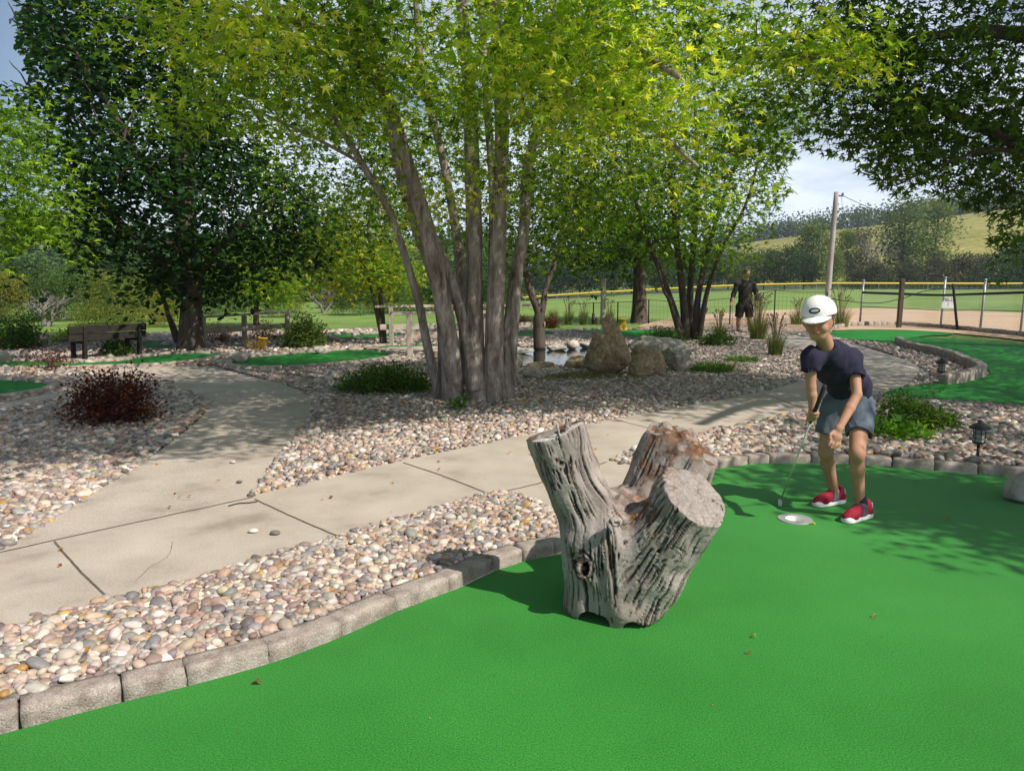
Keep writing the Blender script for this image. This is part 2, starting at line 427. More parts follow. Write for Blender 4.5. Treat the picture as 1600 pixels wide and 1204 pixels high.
# ground under the rock beds, with the sunken green left open
def bedmat():
    m, nt, b, out = newmat('rock_bed_base'); l = nt.links.new
    t = nd(nt, 'ShaderNodeTexCoord'); v = nd(nt, 'ShaderNodeTexVoronoi', Scale=17); l(t.outputs['Object'], v.inputs[0])
    sep = nd(nt, 'ShaderNodeSeparateColor'); l(v.outputs['Color'], sep.inputs[0])
    c = ramp(nt, sep.outputs[0], [(0, (.13, .11, .10)), (.35, (.30, .24, .21)), (.6, (.42, .33, .28)), (.85, (.52, .47, .41)), (1, (.30, .27, .26))])
    l(c, b.inputs['Base Color']); b.inputs['Roughness'].default_value = .85
    bp = nd(nt, 'ShaderNodeBump', Strength=1, Distance=.03, invert=True); l(v.outputs['Distance'], bp.inputs['Height']); l(bp.outputs[0], b.inputs['Normal'])
    return m
M['bed'] = bedmat()
sk = np.array(MG); nsk = len(sk); dsk = np.gradient(sk, axis=0); dsk /= np.linalg.norm(dsk, axis=1)[:, None]; sk = sk+np.stack([-dsk[:, 1], dsk[:, 0]], 1)*.055
ground = sheet('ground', [(-40, -12), (40, -12), (40, 24), (-40, 24)], ZB-.02, M['bed'], holes=[[tuple(q) for q in sk]+[(4.4, 2.2), (4.0, -2.5), (-3.2, -2.5), (-3.2, 1.6)]])
Vs = np.concatenate([np.c_[sk, np.full(nsk, ZB-.021)], np.c_[sk, np.full(nsk, -.05)]]); ii = np.arange(nsk-1)
M['soil'] = pmat('soil', [(.3, (.03, .022, .015)), (.7, (.07, .05, .035))], scale=20, rough=1)
mesh('soil_edge', Vs, np.stack([ii, ii+1, nsk+ii+1, nsk+ii], 1), M['soil'], ground)

# paths
mainpath = [(-260, 1058), (0, 985), (165, 938), (310, 903), (440, 862), (530, 838), (650, 803), (745, 776), (785, 768), (830, 780), (892, 812), (985, 772), (1030, 742), (990, 728), (948, 721), (1000, 701), (1100, 677), (1200, 657), (1270, 643), (1330, 631), (1372, 620), (1402, 608), (1428, 595), (1440, 578), (1425, 566), (1380, 552), (1340, 540), (1290, 530), (1235, 524), (1180, 523), (1150, 526), (1185, 533), (1240, 545), (1290, 557), (1303, 570), (1265, 592), (1200, 611), (1100, 630), (1000, 648), (820, 681), (630, 721), (395, 776), (0, 863), (-260, 915)]
branchpath = [(394, 775), (410, 750), (430, 722), (465, 680), (485, 645), (490, 625), (470, 611), (440, 600), (380, 586), (345, 578), (300, 571), (220, 574), (185, 577), (130, 591), (98, 599), (85, 613), (0, 631), (-150, 655), (-150, 665), (0, 643), (100, 619), (180, 609), (240, 603), (270, 605), (300, 613), (327, 628), (322, 645), (300, 668), (250, 705), (190, 745), (100, 800), (3, 861)]
mp_w = smooth_loop(gp(mainpath[:-2]), 1)+[]
mp_w = gp(mainpath)
bp_w = gp(branchpath)
path = sheet('path', mp_w, ZB+.012, M['conc'], thick=.03)
branch_path = sheet('branch_path', bp_w, ZB+.008, M['conc'], thick=.03)
isl_w = gp([(105, 594), (160, 586), (220, 588), (262, 592), (272, 600), (225, 600), (160, 603), (112, 607), (95, 602)])
def strip(pts, wd, z, name, mat, parent):
    pts = np.array(pts, float); d = np.gradient(pts, axis=0); d /= np.linalg.norm(d, axis=1)[:, None]
    n = np.stack([-d[:, 1], d[:, 0]], 1)
    V = np.concatenate([np.c_[pts+n*wd/2, np.full(len(pts), z)], np.c_[pts-n*wd/2, np.full(len(pts), z)]]); k = len(pts)
    F = np.array([(i, k+i, k+i+1, i+1) for i in range(k-1)])
    return mesh(name, V, F, mat, parent)
for j in ([(0, 862), (130, 833), (260, 805), (395, 776)], [(85, 845), (115, 880), (172, 937)], [(398, 779), (450, 803), (530, 838)], [(630, 722), (690, 742), (762, 770)], [(787, 767), (850, 752), (948, 721)], [(962, 655), (1045, 676)], [(1190, 614), (1262, 640)], [(-120, 890), (-60, 1000)]):
    pj = np.array([G(a, b, ZB+.016) for a, b in j]); pj = spline(pj, 8); pj[1:-1] += rng.normal(0, .0015, (len(pj)-2, 2))
    strip(pj, .010, ZB+.016, 'joint', M['joint'], path)

# smaller greens
GA = [(-150, 588), (0, 595), (60, 598), (82, 603), (72, 612), (30, 619), (0, 624), (-150, 645)]
GB = [(-90, 566), (0, 565), (60, 566), (110, 569), (200, 565), (225, 558), (290, 553), (350, 554), (338, 561), (270, 570), (225, 573), (180, 574), (100, 576), (-90, 579)]
GB2 = [(218, 536), (262, 535), (272, 540), (268, 545), (290, 547), (250, 550), (222, 546)]
GC = [(356, 571), (370, 562), (430, 556), (520, 549), (575, 547), (612, 554), (614, 560), (560, 567), (480, 575), (420, 577), (372, 576)]
GD = [(500, 526), (530, 521), (565, 524), (612, 521), (640, 526), (610, 530), (560, 531), (520, 531)]
GE = [(770, 524), (805, 519), (850, 519), (870, 523), (850, 528), (805, 530), (770, 529)]
GF = [(880, 517), (960, 515), (1040, 518), (1110, 524), (1060, 530), (975, 531), (960, 524)]
GG = [(380+180, 545), (620, 540), (700, 541), (700, 550), (640, 552), (610, 548)]
GR = [(1368, 622), (1402, 606), (1480, 598), (1540, 592), (1549, 581), (1533, 568), (1500, 555), (1440, 545), (1412, 536), (1410, 528), (1440, 527), (1600, 540), (1800, 556), (2000, 600), (2000, 680), (1800, 660), (1600, 636), (1500, 629), (1430, 624)]
GH = [(1290, 522), (1330, 512), (1400, 511), (1470, 516), (1500, 524), (1440, 526), (1408, 532), (1408, 540), (1360, 534), (1310, 530)]
small = []
for nm, pl, m in (('putting_green', GA, 'turf'), ('putting_green', GB, 'turf'), ('putting_green', GB2, 'turf'), ('putting_green', GC, 'turf'), ('putting_green', GD, 'turf'), ('putting_green', GE, 'turf2'), ('putting_green', GF, 'turf2'), ('putting_green', GG, 'turf'), ('putting_green', GR, 'turf'), ('putting_green', GH, 'turf2')):
    wp = smooth_loop(gp(pl), 2); small.append(wp)
    sheet(nm, wp, ZB+(.018 if pl is not GH else .024), M['turf2'])

# ------------------------------------------------------------------ edging blocks
def block_geom(L_, W_, H_, seed, res=(9, 5, 5), amp=.004):
    """rounded rough block, length along x, base at z=0"""
    nx, ny, nz = res; V = []; idx = {}
    g = np.stack(np.meshgrid(np.linspace(-1, 1, nx), np.linspace(-1, 1, ny), np.linspace(-1, 1, nz), indexing='ij'), -1)
    F = []
    def vid(i, j, k):
        if (i, j, k) not in idx: idx[(i, j, k)] = len(V); V.append(g[i, j, k])
        return idx[(i, j, k)]
    for i in range(nx-1):
        for j in range(ny-1):
            F.append([vid(i, j, nz-1), vid(i+1, j, nz-1), vid(i+1, j+1, nz-1), vid(i, j+1, nz-1)])
    for i in range(nx-1):
        for k in range(nz-1):
            F.append([vid(i, 0, k), vid(i+1, 0, k), vid(i+1, 0, k+1), vid(i, 0, k+1)])
            F.append([vid(i, ny-1, k), vid(i, ny-1, k+1), vid(i+1, ny-1, k+1), vid(i+1, ny-1, k)])
    for j in range(ny-1):
        for k in range(nz-1):
            F.append([vid(0, j, k), vid(0, j, k+1), vid(0, j+1, k+1), vid(0, j+1, k)])
            F.append([vid(nx-1, j, k), vid(nx-1, j+1, k), vid(nx-1, j+1, k+1), vid(nx-1, j, k+1)])
    V = np.array(V); h = np.array([L_/2, W_/2, H_/2]); Q = V*h
    r = min(W_, H_)*.10                       # rounded edges
    core = np.clip(Q, -(h-r), h-r); d = Q-core; l = np.linalg.norm(d, axis=1)[:, None]
    Q = np.where(l > 1e-9, core+d/np.maximum(l, 1e-9)*np.minimum(l, r), Q)
    Q += (np.stack([vnoise(Q*40+seed*3+5*i, 2) for i in range(3)], 1)-.5)*amp*1.6
    Q += (np.stack([vnoise(Q*14+seed+7*i, 2) for i in range(3)], 1)-.5)*amp*2.2
    Q[:, 2] += H_/2
    return Q, np.array(F)
def edging(label, line, zb, H_=.125, W_=.12, blen=(.26, .31), gap=.006, side=1, group='block edgings round the putting greens', parts=True, closed=False, res=(9, 5, 5)):
    """blocks laid along a world polyline, their green-side face on the line"""
    ln = np.array(line, float)
    if closed: ln = np.concatenate([ln, ln[:1]])
    s = np.r_[0, np.cumsum(np.linalg.norm(np.diff(ln, axis=0), axis=1))]
    root = thing('block_edging', label, 'garden edging', (ln[0][0], ln[0][1], zb), group)
    pos = 0; k = 0; mb = MB()
    while pos < s[-1]-.05:
        L_ = min(random.uniform(*blen), s[-1]-pos)
        if isinstance(blen[0], float) and random.random() < .15: L_ *= .62
        a = np.array([np.interp(pos+gap/2, s, ln[:, i]) for i in (0, 1)]); b = np.array([np.interp(pos+L_-gap/2, s, ln[:, i]) for i in (0, 1)])
        d = b-a; l = np.linalg.norm(d)
        if l < .03: break
        d /= l; n = np.array([-d[1], d[0]])*side
        Q, F = block_geom(l, W_, H_, k+len(label), res)
        c = (a+b)/2+n*W_/2
        ang = random.uniform(-.012, .012)
        ca, sa = d[0]*math.cos(ang)-d[1]*math.sin(ang), d[1]*math.cos(ang)+d[0]*math.sin(ang)
        X = np.stack([c[0]+Q[:, 0]*ca-Q[:, 1]*sa, c[1]+Q[:, 0]*sa+Q[:, 1]*ca, zb+Q[:, 2]*random.uniform(.96, 1.03)+random.uniform(-.002, .003)], 1)
        if parts: mesh('block', X, F, M['blk'], root, smooth=True)
        else: mb.add(X, F)
        pos += L_; k += 1
    if not parts: mb.build('block_course', M['blk'], root, smooth=True)
    return root
edging('pale grey concrete block edging curving past the weathered log beside the large green', MG[:int(len(MG))], -.015, H_=.086, W_=.115, side=1, blen=(.30, .35))
EL = {0: 'dark block edging round the shaded green at the far left edge', 1: 'long pale block edging of the green strip in front of the dark bench',
      2: 'block edging round the little green patch behind the dark bench', 3: 'block edging round the oval green with two boulders beyond the branch path',
      4: 'far block edging of the green behind the rounded bush', 5: 'block edging of the small green behind the pond',
      6: 'dark edging of the green behind the leaning rock slab', 7: 'block edging under the timber railing by the tall tree clump'}
for i in range(8):
    wp = small[i]; ar = sum(wp[k][0]*wp[(k+1) % len(wp)][1]-wp[(k+1) % len(wp)][0]*wp[k][1] for k in range(len(wp)))
    far = np.mean([q[1] for q in wp])
    edging(EL[i], wp, ZB-.01, H_=.075, W_=.13, blen=(.3, .36), side=-1 if ar > 0 else 1, parts=False, closed=True, res=(4, 3, 3))
edging('tall dark block edging of the shaded green beyond the round lantern bed', [G(a, b, ZB) for a, b in smooth_loop([(1408, 536), (1420, 545), (1450, 551), (1490, 560), (1518, 572), (1540, 582), (1543, 590), (1500, 601), (1478, 603)], 2, False)], ZB-.01, H_=.17, W_=.14, side=-1, parts=True)
edging('low dark edging along the back of the farthest green before the chain link fence', [G(a, b, ZB) for a, b in [(1290, 520), (1330, 510), (1400, 509), (1470, 514), (1530, 520), (1600, 527), (1700, 540)]], ZB-.01, H_=.16, W_=.14, side=1, parts=False, res=(4, 3, 3))

# ------------------------------------------------------------------ pebbles
def ico(sub):
    bm = bmesh.new(); bmesh.ops.create_icosphere(bm, subdivisions=sub, radius=1)
    V = np.array([v.co[:] for v in bm.verts]); F = np.array([[v.index for v in f.verts] for f in bm.faces]); bm.free(); return V, F
ICO1, ICO2, ICO3 = ico(1), ico(2), ico(3)
PCOL = np.array([(.50, .42, .34), (.58, .51, .43), (.66, .60, .53), (.40, .28, .23), (.45, .32, .25), (.30, .20, .16), (.20, .165, .15), (.29, .26, .25), (.22, .20, .20), (.52, .40, .28), (.48, .31, .20), (.48, .28, .09), (.36, .32, .29), (.33, .235, .20), (.54, .42, .35), (.60, .47, .38)])
PW = np.array([9, 9, 7, 8, 8, 7, 6, 6, 4, 7, 4, 1.2, 7, 8, 8, 7]); PW = PW/PW.sum()
POND = smooth_loop(gp([(795, 560), (800, 548), (830, 540), (880, 537), (930, 537), (965, 543), (960, 560), (930, 568), (880, 572), (830, 571), (800, 566)]), 2)
avoid = [MGpoly, POND]+small
def pebbles(name, label, region, grid, size, ic, zoff=0, layers=1, extra_avoid=True):
    reg = np.array(region); lo = reg.min(0); hi = reg.max(0)
    allp = []
    for L_ in range(layers):
        gx, gy = np.meshgrid(np.arange(lo[0], hi[0], grid), np.arange(lo[1], hi[1], grid))
        p = np.stack([gx.ravel(), gy.ravel()], 1); p += rng.uniform(-.5, .5, p.shape)*grid
        k = inpoly(p, region)
        for a in avoid: k &= ~inpoly(p, a)
        if extra_avoid: 
            onp = inpoly(p, mp_w) | (inpoly(p, bp_w) & ~inpoly(p, isl_w))
            pj_ = p+rng.normal(0, .055, p.shape); near_off = ~(inpoly(pj_, mp_w) | inpoly(pj_, bp_w)); onp &= ~(near_off & (rng.random(len(p)) < .07)); k &= ~onp
        p = p[k]
        dm = np.full(len(p), 9.)
        for i in range(len(MG)-1):
            a_, b_ = np.array(MG[i]), np.array(MG[i+1]); ab = b_-a_; t = np.clip(((p-a_)@ab)/(ab@ab+1e-9), 0, 1); dm = np.minimum(dm, np.linalg.norm(p-a_-t[:, None]*ab, axis=1))
        p = p[dm > .128]
        allp.append(np.c_[p, np.full(len(p), L_)])
    p = np.concatenate(allp); n = len(p)
    q = proj(np.c_[p[:, :2], np.full(n, ZB)]); k = (q[:, 0] > -60) & (q[:, 0] < 1660) & (q[:, 1] < 1240); p = p[k]; n = len(p)
    V0, F0 = ic; nv = len(V0)
    a = rng.uniform(size[0], size[1], n)*(1+.5*(rng.random(n) > .86))
    sc = np.stack([a*rng.uniform(.85, 1.45, n), a*rng.uniform(.7, 1.0, n), a*rng.uniform(.42, .72, n)], 1)*.5
    V = V0[None]*sc[:, None, :]
    if nv > 12:
        wob = 1+.22*(vnoise(V0[None]*1.3+rng.uniform(0, 50, (n, 1, 3)), 1)-.5)*2
        V = V*wob[..., None]
    tx, ty, tz = rng.normal(0, .28, n), rng.normal(0, .28, n), rng.uniform(0, 6.28, n)
    def rot(V, t, i, j):
        c, s = np.cos(t)[:, None], np.sin(t)[:, None]; vi, vj = V[..., i].copy(), V[..., j].copy()
        V[..., i] = c*vi-s*vj; V[..., j] = s*vi+c*vj
    rot(V, tz, 0, 1); rot(V, tx, 1, 2); rot(V, ty, 2, 0)
    z = ZB-.014+sc[:, 2]*.7+p[:, 2]*grid*.32+rng.uniform(-.004, .008, n)+zoff
    V += np.stack([p[:, 0], p[:, 1], z], 1)[:, None, :]
    col = PCOL[rng.choice(len(PCOL), n, p=PW)]*rng.uniform(.62, 1.05, (n, 1))
    col = np.clip(col*(1+rng.normal(0, .03, (n, 3))), 0, .8)
    F = F0[None]+(np.arange(n)*nv)[:, None, None]
    o = mesh(name, V.reshape(-1, 3), F.reshape(-1, 3), M['pebble'], None, np.repeat(col, nv, 0), True)
    return tag(o, label, 'river rock', None, 'stuff')
pebbles('river_rock', 'bed of mixed white pink and grey river pebbles between the concrete path and the near block edging', gp([(-300, 1300), (-300, 1040), (0, 978), (165, 930), (440, 855), (785, 760), (880, 795), (905, 850), (880, 880), (600, 980), (0, 1190)]), .029, (.027, .049), ICO2, layers=2)
pebbles('river_rock', 'shaded river pebbles round the dark red bush left of the branch path', gp([(-300, 1000), (-300, 640), (0, 600), (100, 590), (300, 590), (335, 630), (190, 750), (3, 866), (-200, 930)]), .038, (.035, .06), ICO2, layers=2)
pebbles('river_rock', 'river pebbles under the tall tree clump and along the far side of the path', gp([(390, 780), (430, 720), (487, 640), (480, 610), (330, 568), (370, 560), (700, 520), (1200, 510), (1340, 530), (1310, 575), (1270, 600), (1000, 655), (630, 725)]), .042, (.037, .062), ICO1, layers=2)
pebbles('river_rock', 'river pebbles between the path and the back edging behind the boy', gp([(935, 722), (1000, 695), (1280, 640), (1375, 618), (1450, 620), (1700, 645), (2000, 700), (2000, 800), (1600, 740), (1200, 720), (1030, 790)]), .042, (.04, .066), ICO2, layers=2)
pebbles('river_rock', 'shaded river pebbles of the round bed with the small lantern', gp([(1300, 524), (1405, 534), (1440, 545), (1530, 565), (1545, 590), (1478, 600), (1420, 605), (1440, 575), (1400, 556), (1340, 536)]), .06, (.055, .085), ICO1)
pebbles('river_rock', 'far pale pebble beds round the bench and the rail fence', gp([(-200, 640), (-200, 528), (300, 520), (640, 514), (830, 514), (800, 560), (490, 600), (330, 568), (90, 600)]), .085, (.07, .11), ICO1)
def loose(px, py, s, c, label, z=ZB+.012):
    x, y = G(px, py, z); V0, F0 = ICO2
    V = V0*np.array([s, s*.7, s*.45])*.5*(1+.2*(vnoise(V0*1.5+px, 1)-.5)[:, None]); V[:, 2] += s*.2+z
    V[:, 0] += x; V[:, 1] += y
    o = mesh('pebble', V, F0, M['pebble'], None, np.tile(np.array(c), (len(V), 1)), True); tag(o, label, 'pebble', 'stray pebbles on the path')
loose(364, 723, .05, (.5, .45, .38), 'pale stray pebble on the branch path farthest from the joint')
loose(374, 754, .045, (.16, .1, .08), 'small dark brown stray pebble on the branch path')
loose(396, 832, .062, (.6, .55, .47), 'large cream stray pebble on the main path')
loose(430, 835, .06, (.16, .14, .12), 'flat dark grey stray pebble beside the cream one on the main path')

mb = MB(); q = np.array([[*G(a, b, ZB+.018), ZB+.018] for a, b in ((357, 790), (372, 786), (388, 785), (402, 783))]); mb.tube(spline(q, 4), .0035, 5); tag(mb.build('twig', M['darkwood'], None, True), 'thin dark twig lying on the path by the joint corner', 'twig')
for cr in ([(215, 905), (236, 884), (262, 868), (270, 845)],):
    c_ = np.array([G(a, b, ZB+.0165) for a, b in cr]); c_ = spline(c_, 8); c_ += rng.normal(0, .003, c_.shape); strip(c_, .0018, ZB+.0165, 'crack', M['joint'], path)
# ------------------------------------------------------------------ far terrain
def sst(a, b, x): t = np.clip((x-a)/(b-a), 0, 1); return t*t*(3-2*t)
def terr(x, y):
    x = np.asarray(x, float); y = np.asarray(y, float); r = np.hypot(x, y)
    t = sst(45, 140, y); px = 800+1200*x/np.maximum(y, 1); z = .05-np.interp(px, [-1200, 0, 400, 800, 870, 940, 1040, 1180, 1310, 2800], [7, 6.2, 5, 3, 2.4, 1.9, 1.2, .55, .3, .35])*t
    A = np.interp(px, [-400, 0, 120, 420, 700, 1000, 1180, 1300, 1480, 1600, 2200], [26, 24, 18, 6, 6, 14, 21, 26, 31, 32, 32])
    z = z+(A+2.5*np.clip(93-x, 0, 100)/93)*sst(165, 430, r)
    z += (vnoise(np.stack([x, y, x*0], -1)/37, 2)-.5)*2.5*sst(170, 300, r)
    return z
def terrain(name, r0, r1, nr, p0, p1, na, mat, dz=0):
    rr = np.geomspace(r0, r1, nr); ta = np.linspace(math.atan((p0-800)/1200), math.atan((p1-800)/1200), na)
    Rr, A = np.meshgrid(rr, ta, indexing='ij'); X = Rr*np.sin(A); Y = Rr*np.cos(A); Z = terr(X, Y)+dz
    V = np.stack([X, Y, Z], -1).reshape(-1, 3); i, j = np.meshgrid(np.arange(nr-1), np.arange(na-1), indexing='ij'); b = (i*na+j).ravel()
    F = np.stack([b, b+1, b+na+1, b+na], 1)[:, ::-1]
    return tag(mesh(name, V, F, mat, None, None, True), kind='structure')
M['grass'] = pmat('mown_grass', [(.3, (.10, .17, .03)), (.5, (.15, .23, .045)), (.75, (.20, .27, .06))], scale=.09, rough=.95, bump=.4, bscale=6, dist=.03, fine=(1.2, .2))
M['hill'] = pmat('hill_grass', [(.3, (.06, .09, .02)), (.7, (.13, .16, .04))], scale=.05, rough=1, bump=0)
M['crop'] = pmat('crop_rows', [(.3, (.17, .17, .035)), (.5, (.24, .22, .05)), (.75, (.30, .27, .075))], scale=.035, rough=1, bump=.6, bscale=.6, dist=.8, fine=(.45, .3))
M['dirt'] = pmat('infield_dirt', [(.3, (.42, .28, .17)), (.7, (.52, .37, .24))], scale=.35, rough=1, bump=.2, bscale=9, dist=.02)
terrain('field', 21, 166, 60, -1200, 2800, 130, M['grass'])
terrain('hills', 164, 900, 70, -1200, 2800, 160, M['hill'])
terrain('crop_field', 190, 432, 40, 1150, 1800, 60, M['crop'], dz=.5)
dirt = gp([(990, 508), (1080, 492), (1200, 484), (1320, 481), (1450, 482), (1600, 489), (1900, 500), (2400, 520), (2400, 600), (1700, 545), (1600, 530), (1400, 512), (1200, 520), (1010, 514)], .085)
sheet('infield', smooth_loop(dirt, 2), .085, M['dirt'])

# ------------------------------------------------------------------ leaves and trees
def T_maple():
    angs = [-108, -50, 0, 50, 108]; ln = [.5, .85, 1., .85, .5]; V = [(0, 0, 0), (0, -.12, 0)]
    tips = []; 
    for a, l in zip(angs, ln): V.append((math.sin(R(a))*l, math.cos(R(a))*l, -.16*l*l))
    for i in range(4):
        a = (angs[i]+angs[i+1])/2; V.append((math.sin(R(a))*.30, math.cos(R(a))*.30, .02))
    F = [(0, 1, 2, 7), (0, 7, 3, 8), (0, 8, 4, 9), (0, 9, 5, 10), (0, 10, 6, 1)]
    V = np.array(V, float); V[:, 1] += .1; return V, np.array(F)
def T_leaf(wd=.34):
    V = np.array([(0, 0, 0), (wd, .45, .08), (0, 1, -.08), (-wd, .45, .08), (0, .5, 0)], float)
    return V, np.array([(0, 1, 4), (1, 2, 4), (0, 4, 3), (4, 2, 3)])
def T_rhomb():
    return np.array([(0, 0, 0), (.32, .5, .07), (0, 1, 0), (-.32, .5, .07)], float), np.array([(0, 1, 2), (0, 2, 3)])
def T_oak():
    V = np.array([(0, 0, 0), (.16, .25, .03), (.30, .45, .05), (.22, .62, .03), (.33, .82, .02), (0, 1.05, -.06), (-.33, .82, .02), (-.22, .62, .03), (-.30, .45, .05), (-.16, .25, .03), (0, .5, -.02)], float)
    return V, np.array([(10, i, i+1) for i in range(9)]+[(10, 9, 0)])
TM, TL, TR, TO = T_maple(), T_leaf(), T_rhomb(), T_oak()
def leaves(pos, size, T, tilt=.55, droop=0, out=None):
    n = len(pos); V0, F0 = T; nv = len(V0)
    N = rng.normal(0, tilt, (n, 3)); N[:, 2] += 1; N /= np.linalg.norm(N, axis=1)[:, None]
    ta = rng.uniform(0, 6.283, n); t = np.stack([np.cos(ta), np.sin(ta), np.zeros(n)], 1)
    if out is not None: t = t*.8+out
    t[:, 2] -= droop
    t -= (t*N).sum(1)[:, None]*N; t /= np.linalg.norm(t, axis=1)[:, None]+1e-9
    b = np.cross(t, N)
    s = (size*rng.uniform(.5, 1.3, n))[:, None, None]
    cu_ = rng.normal(0, .28, (n, 1, 1)); V0z = V0[None, :, 2:3]*rng.uniform(.3, 2.6, (n, 1, 1))+cu_*(V0[None, :, 0:1]**2+(V0[None, :, 1:2]-.4)**2)
    V = (V0[None, :, 0:1]*b[:, None]+V0[None, :, 1:2]*t[:, None]+V0z*N[:, None])*s+pos[:, None]
    F = F0[None]+(np.arange(n)*nv)[:, None, None]
    return V.reshape(-1, 3), F.reshape(-1, F0.shape[1]), nv
def lcol(n, pal, clus, var=.18):
    """colour per leaf: palette index varies by cluster and by leaf"""
    pal = np.array(pal, float); k = len(pal)
    t = np.clip(clus+rng.normal(0, var, n), 0, .999)*(k-1); i = t.astype(int); f = (t-i)[:, None]
    c = pal[i]*(1-f)+pal[np.minimum(i+1, k-1)]*f
    return np.clip(c*rng.uniform(.8, 1.2, (n, 1)), 0, 1)
def blobs(lst):
    """[(px,py,Y,rx,ry,rY,n,tone)] -> cluster centres and tone"""
    P_, T_ = [], []
    for px, py, Y, rx, ry, rY, n, tone in lst:
        d = rng.normal(0, 1, (n, 3)); d /= np.linalg.norm(d, axis=1)[:, None]; d *= rng.uniform(.15, 1, (n, 1))**.45
        c = P(px, py, Y)
        P_.append(c+d*np.array([rx*Y/1200, rY, ry*Y/1200])); T_.append(np.clip(tone+rng.normal(0, .17, n), 0, 1))
    return np.concatenate(P_), np.concatenate(T_)
GAPS = [[(1205, 430), (1212, 330), (1238, 300), (1228, 262), (1262, 236), (1318, 246), (1345, 268), (1392, 304), (1452, 300), (1500, 322), (1540, 338), (1552, 400), (1500, 440), (1380, 520), (1205, 520)], [(-60, -60), (30, -60), (30, 60), (48, 130), (-60, 132)], [(20, 408), (60, 378), (100, 392), (110, 440), (60, 470)]]
def open_sky(p, near=100):
    q = proj(p); k = np.ones(len(p), bool)
    for gpl in GAPS: k &= ~(inpoly(q[:, :2], gpl) & (q[:, 2] > 0) & (p[:, 1] < near))
    return k
def crown_leaves(cl, tone, per, cr, size, T, pal, flat=.55, tilt=.55, droop=.2, var=.18):
    n = len(cl); k = rng.poisson(per, n)+4; idx = np.repeat(np.arange(n), k)
    sc = rng.uniform(.7, 1.25, n)[idx]
    off = np.clip(rng.normal(0, 1, (len(idx), 3)), -1.7, 1.7)*np.array([1, 1, flat])*cr*.5*sc[:, None]
    off[:, 2] -= .12*(off[:, 0]**2+off[:, 1]**2)/max(cr, .01)
    out = off/(np.linalg.norm(off, axis=1)[:, None]+1e-6)
    kk_ = open_sky(cl[idx]+off, 23) | (np.asarray(cl)[:, 1].min() > 23) | (np.asarray(cl)[:, 2].max() < 1.6); idx, off, out = idx[kk_], off[kk_], out[kk_]
    V, F, nv = leaves(cl[idx]+off, np.full(len(idx), size), T, tilt, droop, out)
    c = lcol(len(idx), pal, tone[idx], var)
    return V, F, np.repeat(c, nv, 0)
def twigs(cl, trunks, ids, mbs, r0=.02, sides=5, frac=.75, minh=.35):
    """a thin branch from each cluster back to the nearest trunk, in that trunk's mesh"""
    TP = []; ID = []
    for q, (pts, rad) in enumerate(trunks):
        s = spline(pts, 5); k = int(len(s)*(minh if q < len(mbs) and ids[q] == q else .15)); TP.append(s[k:]); ID += [ids[q]]*(len(s)-k)
    nodes = np.concatenate(TP); ID = list(ID)
    order = np.argsort(np.min(np.linalg.norm(cl[:, None]-nodes[None], axis=2), axis=1))
    for i in order:
        c = cl[i]
        if rng.random() > frac: continue
        d = np.linalg.norm(nodes-c, axis=1)+.9*np.clip(nodes[:, 2]-c[2], 0, None)
        j = d.argmin(); a = nodes[j]; L_ = np.linalg.norm(c-a)
        if L_ < .12: continue
        m1 = a+(c-a)*.35+np.array([0, 0, .10*L_])+rng.normal(0, .04*L_, 3); m2 = a+(c-a)*.7+np.array([0, 0, .08*L_])+rng.normal(0, .04*L_, 3)
        r = r0*min(1.6, .35+.4*L_)
        pts = spline([a, m1, m2, c], 2)
        mbs[ID[j]].tube(pts, np.linspace(r, r*.35, len(pts)), sides, cap=False)
        nodes = np.concatenate([nodes, [m2, c]]); ID += [ID[j]]*2
def tree(label, cat, base, trunks, cl, tone, per, cr, size, T, pal, bark, group=None, twig=.02, name='tree', leafmat='leaf', nside=12, wob=.05, parts_trunk=True, frac=.75, minh=.35, limbs=(), **kw):
    root = thing(name, label, cat, base, group)
    multi = len(trunks) > 1 and parts_trunk
    mbs = [MB() for _ in (trunks if multi else [0])]
    for i, (pts, rad) in enumerate(trunks):
        s = spline(pts, 6); rr = np.interp(np.linspace(0, 1, len(s)), np.linspace(0, 1, len(rad)), rad)
        mbs[i if multi else 0].tube(s, rr, nside, wob=wob, seed=i*1.7)
    ids = [i if multi else 0 for i in range(len(trunks))]
    for q, pts, rad in limbs:
        s = spline(pts, 5); mbs[q].tube(s, np.linspace(rad[0], rad[-1], len(s)), 8, wob=.04); ids.append(q)
    if twig: twigs(cl, list(trunks)+[(p_, r_) for _, p_, r_ in limbs], ids, mbs, twig, frac=frac, minh=minh)
    for m in mbs: m.build('trunk', bark, root, True)
    V, F, c = crown_leaves(cl, tone, per, cr, size, T, pal, **kw)
    mesh('crown', V, F, M[leafmat], root, c)
    return root
